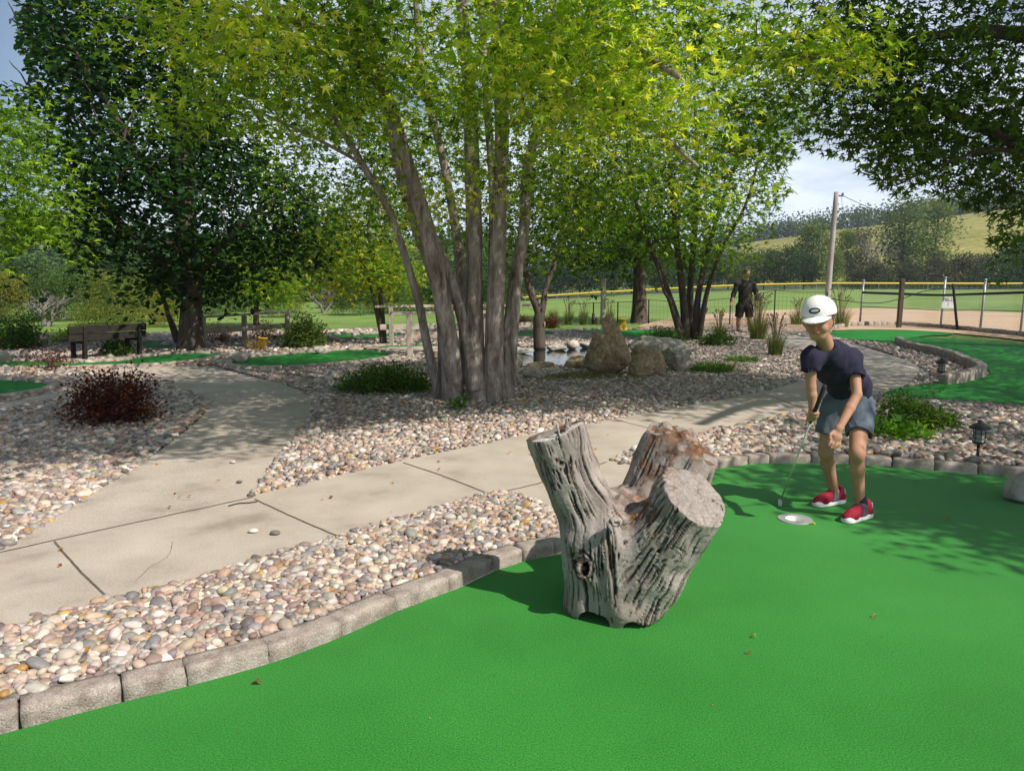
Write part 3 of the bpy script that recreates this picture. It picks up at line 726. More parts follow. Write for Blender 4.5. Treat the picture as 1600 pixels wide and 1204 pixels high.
# ground that stays in the sun (as far as the maples are concerned)
LIT = gp([(-900, 1000), (-900, 800), (-100, 772), (60, 738), (200, 722), (330, 716), (440, 698), (490, 682), (580, 664), (700, 652), (860, 646), (1000, 650), (1090, 662), (1060, 700), (1105, 735), (1165, 752), (1260, 762), (1340, 778), (1390, 812), (1440, 842), (1600, 858), (1800, 880)], .05)+[(6, 2.2), (6, -6), (-9, -6), (-9, 4)]
def ground_shadow(p): t = (p[:, 2]-.05)/SUN[2]; return p[:, :2]-t[:, None]*SUN[:2]
def keep_lit(cl, tone, marg=.28, poly=None):
    g = ground_shadow(cl); bad = np.zeros(len(cl), bool)
    for dx, dy in ((0, 0), (marg, 0), (-marg, 0), (0, marg), (0, -marg)):
        bad |= inpoly(g+np.array([dx, dy]), poly or LIT)
    return cl[~bad], tone[~bad]
def shade_clusters(poly_px, n, z0, z1, top=-70):
    """canopy above the frame whose shade falls on the given ground"""
    poly = gp(poly_px, .05); a = np.array(poly); lo, hi = a.min(0), a.max(0); out = []
    while len(out) < n:
        g = rng.uniform(lo, hi)
        if not inpoly(g[None], poly)[0]: continue
        for z in np.linspace(z0, z1, 9):
            z = z+rng.uniform(0, .35); p = np.array([g[0], g[1], .05])+SUN*(z-.05); q = proj(p)
            if (q[1] < top and q[2] > 0) or q[2] < .2 or q[0] > 1760 or q[0] < -160: out.append(p); break
        else: out.append(p*0+np.nan)
    out = np.array(out); out = out[~np.isnan(out[:, 0])]; return out
PAL_MAPLE = [(.040, .085, .012), (.09, .175, .018), (.165, .29, .026), (.26, .41, .038), (.42, .54, .06), (.60, .62, .10)]
PAL_OAK = [(.012, .035, .012), (.022, .065, .020), (.04, .10, .028), (.09, .17, .05)]
PAL_DARK = [(.018, .048, .010), (.035, .085, .015), (.06, .13, .020), (.11, .20, .03)]
PAL_YEL = [(.06, .15, .02), (.15, .27, .03), (.30, .38, .04), (.50, .42, .04)]
# --- the tall clump of maples in the middle
def Tr(lst, Y0, Y1, r0, r1, rs=1.0):
    n = len(lst); k_ = rs; return ([P(px, py, Y0+(Y1-Y0)*i/(n-1)) for i, (px, py) in enumerate(lst)], np.array(r0 if isinstance(r0, (list, tuple)) else np.linspace(r0, r1, 6))*k_)
def grd(px, py): return P(px, py, G(px, py, ZB)[1])
CY = G(740, 622, ZB)[1]
tr = [
 Tr([(688, 628), (668, 540), (648, 450), (608, 330), (565, 255), (520, 180), (470, 90), (430, 0)], CY-.1, CY-1.0, [.115, .10, .085, .07, .055, .04], 0, .50),
 Tr([(708, 632), (702, 540), (686, 440), (662, 340), (635, 250), (600, 140), (562, 30), (530, -60)], CY-.2, CY-1.2, [.26, .235, .19, .16, .14, .12, .10], 0, .50),
 Tr([(742, 610), (732, 540), (706, 440), (672, 360), (640, 300), (618, 235)], CY-.35, CY-.1, [.17, .14, .12, .11, .095, .08], 0, .50),
 Tr([(728, 600), (724, 480), (712, 360), (688, 230), (660, 120), (650, 0), (640, -90)], CY+.5, CY+.8, [.16, .13, .11, .10, .08, .06], 0, .50),
 Tr([(748, 633), (742, 560), (741, 460), (740, 340), (736, 200), (728, 80), (715, -60)], CY-.25, CY-.1, [.30, .235, .20, .17, .15, .12], 0, .50),
 Tr([(762, 610), (768, 480), (770, 300), (760, 150), (752, 0), (745, -80)], CY+.6, CY+1.0, [.17, .12, .10, .09, .08], 0, .50),
 Tr([(775, 632), (772, 560), (774, 470), (779, 360), (784, 200), (778, 90), (772, -60)], CY-.25, CY-.4, [.29, .22, .195, .17, .15, .12], 0, .50),
 Tr([(788, 630), (795, 540), (806, 440), (819, 350), (826, 250), (858, 170), (905, 80), (960, -20)], CY-.2, CY+.5, [.25, .18, .14, .115, .10, .08], 0, .50),
 Tr([(694, 610), (690, 500), (678, 440), (640, 330), (612, 220), (590, 110), (575, -30)], CY+.3, CY+.9, [.14, .12, .10, .09, .07], 0, .50),
]
limbs = [Tr([(600, 140), (520, 60), (430, 30), (330, 40)], CY-1.0, 6.2, .06, .02), Tr([(778, 90), (860, 40), (960, 60), (1060, 120)], CY-.4, 6.0, .07, .02), Tr([(858, 170), (960, 110), (1120, 90), (1320, 92)], CY, 6.8, .06, .015),
         Tr([(784, 200), (880, 160), (1000, 190), (1090, 260)], CY-.3, 6.4, .05, .015), Tr([(562, 30), (600, -80), (640, -240), (700, -500)], CY-1.2, 6.5, .08, .03), Tr([(778, 90), (840, -60), (960, -260), (1100, -700)], CY-.4, 5.6, .09, .03), Tr([(565, 255), (480, 210), (360, 160), (260, 160)], CY-.8, 7.5, .02, .006)]
bl = [(760, 110, 11.5, 430, 190, 1.8, 120, .5), (540, 250, 11.2, 110, 120, 1.2, 42, .35), (690, 290, 10.8, 110, 90, 1.0, 26, .42), (880, 320, 10.8, 110, 100, 1.2, 48, .3), (620, 150, 11, 110, 150, 1, 40, .3),
      (990, 110, 6.3, 140, 110, .8, 52, .66), (1060, 215, 6.5, 95, 85, .7, 32, .72), (870, 50, 6.4, 150, 80, .9, 46, .62), (820, 170, 7.6, 110, 90, .7, 24, .45), (660, 110, 8, 150, 120, .8, 44, .55), (500, 110, 8, 140, 100, .8, 40, .5),
      (395, 40, 6.2, 85, 38, .4, 13, .92), (350, 90, 6.6, 60, 40, .5, 8, .6), (290, 170, 7.2, 70, 35, .5, 8, .5), (560, 20, 7, 120, 50, .6, 16, .4), (1240, 80, 7, 100, 46, .5, 17, .62), (1335, 92, 6.9, 55, 13, .25, 6, .8), (1125, 300, 6.8, 40, 52, .4, 10, .72),
      (1170, 170, 8.5, 90, 90, .8, 26, .35), (715, 292, 8.8, 60, 16, .4, 4, .85), (670, 320, 8.8, 40, 16, .3, 3, .85), (600, 330, 9.4, 60, 60, .5, 8, .5), (850, 290, 9, 50, 60, .5, 9, .45), (780, 380, 10, 80, 40, .6, 7, .4), (220, 20, 7, 50, 30, .4, 5, .55), (1010, 30, 7.5, 180, 60, 1, 24, .45)]
cl, tone = blobs(bl)
cl, tone = keep_lit(cl, tone, .22)
SH_A = [(-300, 770), (-300, 592), (400, 585), (700, 560), (1000, 552), (1230, 600), (1150, 640), (1000, 648), (860, 642), (700, 646), (580, 656), (480, 672), (430, 690), (330, 706), (200, 714), (60, 728)]
sh = shade_clusters(SH_A, 900, 5.2, 9.0)
sh = np.concatenate([sh, shade_clusters([(-300, 742), (-300, 600), (300, 590), (335, 640), (300, 690), (180, 712), (60, 724)], 260, 5.0, 8.5)])
sh, _ = keep_lit(sh, np.zeros(len(sh)), .3)
cl = np.concatenate([cl, sh]); tone = np.concatenate([tone, rng.uniform(.2, .6, len(sh))])
k = ~((proj(cl)[:, 0] > 590) & (proj(cl)[:, 0] < 840) & (proj(cl)[:, 1] > 330) & (cl[:, 1] < 9.6)); cl, tone = cl[k], tone[k]
maple_root = tree('tall clump of pale grey maple trunks rising from the pebbles in the middle', 'tree', (*G(742, 625, ZB), ZB), tr, cl, tone, 52, .54, .072, TM, PAL_MAPLE, M['bark'], 'broadleaf trees near the course', twig=.013, nside=16, wob=.045, tilt=.5, droop=.45, minh=.3, limbs=[(q, p_, r_) for q, (p_, r_) in zip([1, 6, 7, 6, 1, 6, 0], limbs)])
# --- big tree on the right, mostly above and outside the frame
bl = [(1460, 30, 8.5, 200, 90, 1.1, 75, .3), (1390, 130, 8.3, 130, 70, .9, 46, .35), (1520, 190, 8.4, 130, 90, .9, 60, .25), (1365, 200, 8.2, 100, 35, .5, 20, .45), (1420, 250, 8, 60, 14, .3, 6, .5), (1560, 280, 8.8, 70, 50, .5, 20, .25),
      (1590, 360, 9, 34, 60, .4, 12, .25), (1340, 60, 9, 90, 50, .6, 16, .3), (1390, 288, 7.8, 40, 8, .2, 3, .5), (1700, 100, 8.5, 160, 260, 1.4, 60, .3)]
cl, tone = blobs(bl); cl, tone = keep_lit(cl, tone, .2)
SH_B = [(1120, 735), (1165, 748), (1260, 757), (1345, 770), (1395, 806), (1440, 834), (1600, 848), (1800, 870), (2300, 800), (2000, 560), (1500, 520), (1330, 540), (1200, 640), (1260, 700)]
sh = np.concatenate([shade_clusters(SH_B, 1150, 4.2, 7.5), shade_clusters([(1185, 742), (1300, 738), (1600, 748), (1800, 765), (1800, 862), (1600, 845), (1440, 832), (1345, 772)], 160, 4.2, 7)]); sh, _ = keep_lit(sh, np.zeros(len(sh)), .3)
cl = np.concatenate([cl, sh]); tone = np.concatenate([tone, rng.uniform(.2, .6, len(sh))])
tb = np.array([7.6, 7.4, ZB])
trR = [([tb, tb+[-.1, 0, 1.5], tb+[-.2, -.1, 3], tb+[-.4, -.3, 5], tb+[-.6, -.8, 8]], np.array([.26, .22, .2, .16, .08])), ([tb+[-.2, -.1, 2.6], P(1640, 230, 8.2), P(1540, 200, 8.2), P(1440, 160, 8.2), P(1360, 150, 8.1)], np.array([.11, .09, .06, .04, .02])),
       ([tb+[-.3, -.1, 3.4], P(1650, 60, 8.2), P(1540, 50, 8.3), P(1420, 60, 8.3)], np.array([.11, .09, .06, .03])), ([tb+[-.4, -.3, 4.2], tb+[-1.0, -1.6, 5.2], tb+[-1.5, -3.2, 5.8]], np.array([.12, .08, .05])),
       ([P(1620, 240, 8.2), P(1540, 235, 8), P(1460, 262, 7.9), P(1400, 290, 7.8)], np.array([.03, .022, .014, .008]))]
tree('dark leafy tree overhanging the top right corner', 'tree', tb, trR, cl, tone, 34, .6, .085, TM, [(.03, .07, .012), (.06, .125, .018), (.10, .19, .025), (.17, .28, .035)], M['darkbark'], 'broadleaf trees near the course', twig=.014, parts_trunk=False, droop=.3, minh=.1)

# --- unseen tree added at right; its crown is shaped by the ground it shades
SH_C = [(1040, 500), (1235, 498), (1335, 540), (1305, 580), (1200, 618), (1000, 642), (840, 640), (830, 556), (1000, 545)]
sh = shade_clusters(SH_C, 330, 7.0, 12.0, top=-50); tc_ = np.array([14.5, 14.0, ZB])
cl_, tn_ = sh, rng.uniform(.2, .6, len(sh))
tree('added unseen tall tree at right, crown shaped to cast shade', 'tree', tc_, [([tc_, tc_+[0, 0, 3], tc_+[-.5, 0, 6], tc_+[-1.5, -.5, 10]], np.array([.35, .28, .22, .1]))], cl_, tn_, 44, 1.1, .13, TL, PAL_DARK, M['darkbark'], 'broadleaf trees near the course', twig=.03, frac=.4, minh=.3)
# --- dark oak on the left
OB = np.array([*G(298, 548, ZB), ZB]); OY = OB[1]
tro = [([OB, P(298, 500, OY), P(300, 440, OY), P(290, 350, OY), P(285, 250, OY), P(280, 120, OY), P(275, -60, OY)], np.array([.27, .21, .2, .18, .15, .1])),
       ([P(298, 470, OY), P(240, 400, OY-.4), P(170, 330, OY-.8), P(110, 270, OY-1)], np.array([.1, .08, .06, .03])), ([P(300, 440, OY), P(360, 370, OY-.5), P(430, 310, OY-.8)], np.array([.1, .07, .03])),
       ([P(290, 350, OY), P(220, 250, OY-.8), P(150, 130, OY-1), P(90, 40, OY-1)], np.array([.1, .08, .05, .03])), ([P(285, 250, OY), P(350, 150, OY+.3), P(400, 50, OY)], np.array([.1, .07, .04]))]
bl = [(190, 50, OY, 175, 105, 2.2, 150, .4), (220, 210, OY, 165, 110, 2.3, 130, .4), (330, 320, OY, 170, 105, 2.3, 130, .35), (150, 360, OY-.5, 80, 60, 1.3, 44, .3), (300, 430, OY, 80, 44, 1.2, 34, .2), (440, 320, OY, 75, 60, 1.4, 34, .4), (110, 420, OY-1, 25, 22, .4, 6, .3), (380, 120, OY, 130, 130, 2, 80, .4), (70, 110, OY-.5, 45, 70, 1, 18, .5), (40, 20, OY, 30, 30, .6, 6, .5), (470, 395, OY, 30, 26, .6, 6, .2)]
cl, tone = blobs(bl)
tree('dark crowned oak standing behind the bench at left', 'tree', OB, tro, cl, tone, 36, .85, .14, TO, PAL_OAK, M['darkbark'], 'broadleaf trees near the course', twig=.03, parts_trunk=False, frac=.6)
# --- maple reaching in from the left edge
cl, tone = blobs([(10, 290, 12, 75, 100, 1.2, 44, .45), (0, 190, 12, 50, 50, .8, 12, .5), (40, 375, 12, 45, 30, .6, 10, .4), (-130, 250, 12, 140, 180, 1.6, 50, .4)])
lb = np.array([-11.6, 12.0, ZB])
tree('maple leaning into view at the left edge', 'tree', lb, [([lb, lb+[.1, 0, 1.5], P(-180, 300, 12), P(-140, 180, 12), P(-120, 60, 12)], np.array([.2, .17, .13, .1, .05]))], cl, tone, 46, .75, .10, TM, PAL_MAPLE[:5], M['darkbark'], 'broadleaf trees near the course', twig=.018)
# --- multi trunk maple on the right, behind the pond rocks
MY = G(1075, 532, ZB)[1]
trm = [Tr([(1068, 534), (1052, 480), (1030, 420), (1000, 340), (980, 240)], MY, MY-.5, .14, .04, .68), Tr([(1072, 534), (1068, 470), (1060, 400), (1050, 300), (1040, 180)], MY, MY, .17, .05, .68), Tr([(1080, 534), (1078, 460), (1084, 380), (1090, 280), (1085, 150)], MY+.2, MY+.5, .15, .05, .68),
       Tr([(1088, 532), (1090, 470), (1104, 400), (1130, 310), (1165, 220)], MY, MY-.3, .13, .04, .68), Tr([(1092, 532), (1104, 460), (1128, 390), (1165, 320), (1185, 250)], MY-.1, MY-.6, .10, .03, .68), Tr([(1064, 532), (1046, 470), (1036, 450), (1020, 380)], MY-.2, MY-.5, .09, .03, .68)]
cl, tone = blobs([(1060, 150, MY, 190, 150, 2.6, 170, .5), (1010, 310, MY, 110, 80, 2, 60, .3), (1140, 280, MY-.6, 80, 110, 1.6, 52, .45), (1205, 200, MY-.5, 50, 80, 1, 22, .4), (1095, 385, MY, 70, 34, 1.2, 20, .35), (1215, 300, MY-.5, 34, 26, .6, 6, .4), (940, 240, MY, 70, 110, 1.5, 40, .35)])
tree('many stemmed maple fanning out behind the rock pile', 'tree', (*G(1078, 534, ZB), ZB), trm, cl, tone, 34, .9, .12, TM, PAL_MAPLE[:5], M['darkbark'], 'broadleaf trees near the course', twig=.02, nside=10)
# --- slender forked tree by the pond
SY = G(843, 545, ZB)[1]
cl, tone = blobs([(860, 330, SY, 80, 80, 1.2, 40, .3), (850, 250, SY+1, 80, 70, 1.2, 34, .3)])
tree('slender dark forked tree at the pond edge', 'tree', (*G(843, 545, ZB), ZB), [Tr([(843, 546), (842, 500), (841, 485), (828, 450), (818, 400), (815, 330), (820, 260)], SY, SY, .13, .03), Tr([(843, 500), (850, 470), (853, 450), (870, 400), (880, 340), (890, 270)], SY, SY+.3, .08, .02)], cl, tone, 36, .9, .10, TL, PAL_DARK, M['darkbark'], 'broadleaf trees near the course', twig=.018, parts_trunk=False)
# --- dark low crowned tree beyond the pond
DY = G(1000, 504, ZB)[1]
cl, tone = blobs([(960, 385, DY, 110, 40, 2.2, 80, .35), (1000, 330, DY, 120, 50, 2.5, 70, .3), (900, 340, DY+1, 80, 50, 2, 40, .3)])
tree('dark spreading tree behind the leaning rock slab', 'tree', (*G(1000, 504, ZB), ZB), [Tr([(1000, 506), (999, 490), (999, 450), (1000, 400), (1005, 330)], DY, DY, [.36, .26, .22, .2, .12], 0)], cl, tone, 46, 1.5, .17, TL, PAL_DARK, M['darkbark'], 'broadleaf trees near the course', twig=.035)
# --- yellowing thin maples between the oak and the clump
def simple_tree(label, px, py, stems, bls, pal, per, cr, size, bark='darkbark', T=TL, group='smaller trees beyond the greens', r=.08, Yb=None, leafmat='leaf', name='tree', **kw):
    b = G(px, py, ZB) if Yb is None else None
    Y = b[1] if b else Yb
    base = np.array([b[0], b[1], ZB]) if b else np.array([(px-800)/1200*Y, Y, float(terr((px-800)/1200*Y, Y))])
    trs = [([base]+[P(a, c, Y+i*.1) for a, c in s], np.linspace(r, r*.25, 6)) for i, s in enumerate(stems)]
    cl, tone = blobs([(a, c, Y+dy, rx, ry, rY, n, t) for a, c, dy, rx, ry, rY, n, t in bls])
    return tree(label, 'tree', base, trs, cl, tone, per, cr, size, T, pal, M[bark], group, twig=kw.pop('twig', r*.2), parts_trunk=False, leafmat=leafmat, nside=8, name=name, **kw)
simple_tree('yellow green maple with thin leaning stems left of the tall clump', 600, 540, [[(592, 500), (578, 440), (560, 380), (545, 330)], [(596, 480), (590, 420), (575, 360), (590, 300)]],
            [(560, 400, 0, 80, 60, 1.4, 60, .5), (520, 350, .5, 60, 50, 1.2, 30, .6), (610, 330, .5, 60, 50, 1.2, 30, .4), (600, 430, 0, 50, 30, .8, 16, .45), (535, 430, 0, 40, 30, .8, 10, .8)], PAL_YEL, 44, .8, .10, r=.07, T=TM)
simple_tree('bright green maple right of the dark oak', 400, 512, [[(400, 470), (395, 430), (390, 380)]], [(400, 425, 0, 62, 45, 1.3, 60, .3), (400, 370, 0, 50, 30, 1, 20, .35), (440, 445, 0, 30, 25, .6, 10, .7), (350, 440, .3, 34, 30, .8, 12, .3)], PAL_YEL, 46, .9, .12, r=.1, T=TM)
simple_tree('leaning slim tree against the oak trunk', 280, 540, [[(270, 510), (262, 490), (255, 465), (235, 430)]], [(245, 440, 0, 50, 24, .8, 14, .3)], PAL_YEL[:3], 40, .8, .11, r=.09)
# ------------------------------------------------------------------ background trees
def far_tree(label, px, d, top, wd, pal, tone=.4, group='trees beyond the ball field', shape='round', bare=False, base_py=None, cat='tree', n=None, name='tree'):
    X = (px-800)/1200*d; zb = float(terr(X, d)); base = np.array([X, d, zb])
    ztop = P(px, top, d)[2]; H = max(ztop-zb, 1.5); W = wd*d/1200
    root = thing(name, label, cat, base, group)
    bark = M['deadbark'] if bare else M['darkbark']
    mb = MB(); tr0 = H*.018+.05
    if cat == 'tree':
        lean = rng.normal(0, .03*H); s = spline([base-[0, 0, .3], base+[lean*.3, 0, H*.3], base+[lean, 0, H*.6], base+[lean*1.4, 0, H*.9]], 4); mb.tube(s, np.linspace(tr0, tr0*.2, len(s)), 7, wob=.05)
        if not bare:
            for i in range(9):
                h = rng.uniform(.25, .8)*H; a = rng.uniform(0, 6.28); L_ = W*.5*rng.uniform(.5, 1)*(1.1-.6*h/H); c0 = s[min(int(h/H*len(s)/.9), len(s)-1)]
                e = c0+np.array([math.cos(a)*L_, math.sin(a)*L_, L_*rng.uniform(.5, 1.1)]); m = (c0+e)/2-[0, 0, .06*L_]
                mb.tube(spline([c0, m, e], 3), np.linspace(tr0*.4, tr0*.08, 7), 5, cap=False)
        else:
            mb = MB()
            def br(p, d, L_, r, k):
                d = np.array(d)/np.linalg.norm(d); m = p+d*L_*.5+rng.normal(0, .07*L_, 3); e = p+d*L_+rng.normal(0, .1*L_, 3); mb.tube(spline([p, m, e], 3), np.linspace(r, r*.6, 7), 5 if k > 1 else 4, cap=False)
                if k > 0:
                    for q in range(3 if k > 3 else rng.integers(2, 4)): br(e if q < 2 else m, d+rng.normal(0, .55, 3)*[W/H, W/H, .5]+[0, 0, .12], L_*rng.uniform(.6, .82), r*.58, k-1)
            for q in range(3): br(base-[0, 0, .1], [rng.normal(0, .35), rng.normal(0, .3), 1], H*.30, tr0*1.1, 5)
        mb.build('trunk', bark, root, True)
    if bare and bare != 2: return root
    nc = n or 95
    lobes = [(rng.uniform(-.3, .3)*W, rng.uniform(-.3, .3)*W, rng.uniform(.3, .8)*H, rng.uniform(.2, .34)*W) for _ in range(9)]
    cl = []
    lo = .06 if cat != 'tree' or shape == 'low' else .2
    while len(cl) < nc:
        z = rng.uniform(lo, 1.0); 
        if shape == 'cone': r = W*.5*(1.02-z)**.8
        elif shape == 'low': r = W*.5*math.sqrt(max(1-(max(z-.3, 0)/.72)**2, 0))
        else: r = W*.5*math.sqrt(max(1-((z-.6)/.42)**2, 0)) if z > .25 else W*.25
        a = rng.uniform(0, 6.28); q = r*rng.uniform(.25, 1)**.5*rng.uniform(.75, 1.1)
        cl.append([X+math.cos(a)*q, d+math.sin(a)*q, zb+z*H])
    cl = np.array(cl); tn = np.clip(tone+rng.normal(0, .14, nc), 0, 1)
    cs = max(.13*W, .09*H); near_ = d < 46; V, F, c = crown_leaves(cl, tn, 150 if near_ else 60, cs*1.7, cs*(.2 if near_ else .42), TR, pal, flat=.7, tilt=.8, droop=.2)
    mesh('crown', V, F, M['farleaf'], root, c)
    return root
PAL_F = [(.022, .05, .016), (.045, .085, .025), (.08, .14, .04), (.14, .20, .06)]
PAL_FG = [(.04, .08, .02), (.08, .14, .03), (.14, .20, .05), (.2, .24, .07)]
PAL_FB = [(.03, .045, .02), (.06, .07, .03), (.11, .11, .06), (.17, .15, .10)]
PAL_FY = [(.05, .09, .02), (.11, .16, .03), (.19, .21, .045), (.30, .26, .05)]
far_tree('tall tree with an open crown, left one of the two highest past the field', 1402, 165, 308, 50, PAL_FG, .45, n=60)
far_tree('tall pale olive tree, right hand one of the two highest past the field', 1450, 168, 313, 50, PAL_FG, .6, n=55)
far_tree('rounded olive tree just left of the utility pole top', 1265, 165, 352, 50, PAL_FG, .5)
far_tree('broad tree behind the utility pole', 1318, 175, 362, 44, PAL_FG, .55)
far_tree('brownish thin tree between the pole and the tall pair', 1345, 160, 352, 50, PAL_FB, .6, bare=2, n=22)
far_tree('light green conical bush right of the utility pole', 1298, 145, 393, 46, PAL_FG, .7, shape='cone', n=60)
far_tree('dark green tree behind the standing man', 1222, 150, 388, 54, PAL_F, .25)
far_tree('dark bushy tree between the man and the utility pole', 1252, 150, 402, 46, PAL_F, .15)
far_tree('yellowish tree behind the standing man\'s left side', 1160, 158, 396, 56, PAL_FG, .6)
far_tree('dark tree at the right edge behind the hedge', 1600, 150, 372, 80, PAL_F, .2)
for i, (px, top, wd, pal, tn) in enumerate([(1365, 415, 50, PAL_FB, .3), (1410, 412, 54, PAL_FB, .35), (1455, 408, 56, PAL_FB, .4), (1500, 402, 60, PAL_FB, .35), (1545, 400, 60, PAL_F, .3), (1590, 402, 60, PAL_F, .2), (1640, 405, 60, PAL_F, .2), (1335, 425, 36, PAL_FB, .3)]):
    far_tree(['brown green shrub at the foot of the tall pair of trees', 'scrubby shrub under the left tall tree', 'scrubby olive shrub right of the tall pair', 'wide dull shrub in front of the crop field', 'dark shrub in front of the crop field', 'darkest shrub at the right end of the hedge row', 'shrub outside the right end of the hedge row', 'small dull shrub nearest the utility pole'][i], px, 147, top, wd, pal, tn, shape='low', cat='shrub', group='shrubs along the outfield fence', name='shrub')
desc = ['dark', 'olive', 'bushy', 'deep green', 'pale', 'rounded', 'shadowy', 'tall', 'mossy', 'loose', 'dense', 'dusky']
for i, (px, top, wd, tn) in enumerate([(835, 395, 60, .2), (870, 400, 60, .15), (905, 392, 64, .35), (945, 398, 60, .25), (985, 385, 64, .4), (1025, 392, 60, .3), (1065, 398, 60, .35), (1105, 392, 60, .45), (1135, 400, 50, .3), (1190, 392, 50, .3)]):
    far_tree(desc[i]+' woodland tree behind the yellow topped fence, '+['first', 'second', 'third', 'fourth', 'fifth', 'sixth', 'seventh', 'eighth', 'ninth', 'last'][i]+' from the left', px, 158+i % 3*6, top, wd, PAL_F, tn, group='row of woodland trees behind the outfield fence')
# left valley
for i, (px, d, top, wd, pal, tn, sh) in enumerate([(8, 26, 428, 70, PAL_FY, .75, 'round'), (-40, 60, 395, 90, PAL_F, .4, 'round'), (60, 70, 408, 90, PAL_F, .45, 'round'), (130, 60, 420, 80, PAL_FG, .3, 'round'), (190, 62, 405, 70, PAL_F, .3, 'round'), (240, 52, 430, 60, PAL_FG, .45, 'round'), (330, 80, 420, 90, PAL_F, .4, 'round'), (160, 42, 455, 60, PAL_FG, .25, 'round'), (215, 40, 450, 54, PAL_FG, .5, 'round'), (500, 90, 425, 70, PAL_F, .3, 'round'), (560, 90, 420, 70, PAL_F, .4, 'round'), (620, 85, 415, 80, PAL_FG, .4, 'round'), (680, 90, 410, 80, PAL_F, .3, 'round'), (740, 95, 415, 80, PAL_F, .3, 'round'), (790, 100, 410, 60, PAL_F, .25, 'round')]):
    far_tree(['golden yellow tree at the far left edge', 'hazy green tree outside the left edge', 'hazy round tree above the dead tree', 'green tree left of the pale dead trunk', 'dull tree behind the pale dead trunk', 'yellow green tree above the bench', 'wood tree showing behind the oak trunk', 'low green tree behind the left end of the bench', 'light green low tree above the middle of the bench', 'far green tree left of the yellow maple', 'far tree behind the yellow maple', 'pale far tree behind the timber railing', 'far wood tree left of the tall clump', 'far wood tree behind the tall clump', 'far wood tree right of the tall clump'][i], px, d, top, wd, pal, tn, group='trees in the valley at left', shape=sh)
far_tree('bare pale dead tree left of the bench', 70, 24, 445, 84, PAL_F, bare=True, group='dead trees in the valley')
far_tree('bare grey dead tree in the middle of the valley wood', 132, 45, 430, 40, PAL_F, bare=True, group='dead trees in the valley')
far_tree('small silvery bare tree above the bench', 183, 36, 458, 30, PAL_F, bare=True, group='dead trees in the valley')
far_tree('small bare forked tree behind the rail fence bush', 508, 34, 462, 52, PAL_F, bare=True, group='dead trees in the valley')
# far-off woods on the hills
def wood(name, label, pts, hgt, pal, tone, per=14, cw=4.0):
    cl = np.array(pts); V, F, c = crown_leaves(cl, np.clip(tone+rng.normal(0, .12, len(cl)), 0, 1), per, cw*1.6, cw*.34, TR, pal, flat=.8, tilt=.9)
    o = mesh(name, V, F, M['farleaf'], None, c); return tag(o, label, 'woods', None, 'stuff')
def woodpts(p0, p1, r0, r1, n, h):
    out = []
    for _ in range(n):
        a = math.atan((rng.uniform(p0, p1)-800)/1200); r = rng.uniform(r0, r1); x, y = r*math.sin(a), r*math.cos(a); t = float(terr(x, y)); hh = h*rng.uniform(.6, 1.15)*(.8+.5*vnoise(np.array([x/18, y/60, 1.])))
        for k in range(5): out.append([x+rng.normal(0, h*.16), y+rng.normal(0, h*.16), t+hh*rng.uniform(.3, 1)])
    return out
wood('woods', 'far-off hazy woods along the ridge above the crop field', woodpts(1080, 1900, 425, 470, 480, 8), 8, PAL_F, .35)
wood('woods', 'hazy wooded hillside in the distance at left', woodpts(-300, 800, 150, 420, 2000, 11), 11, PAL_F, .4, per=10, cw=5)
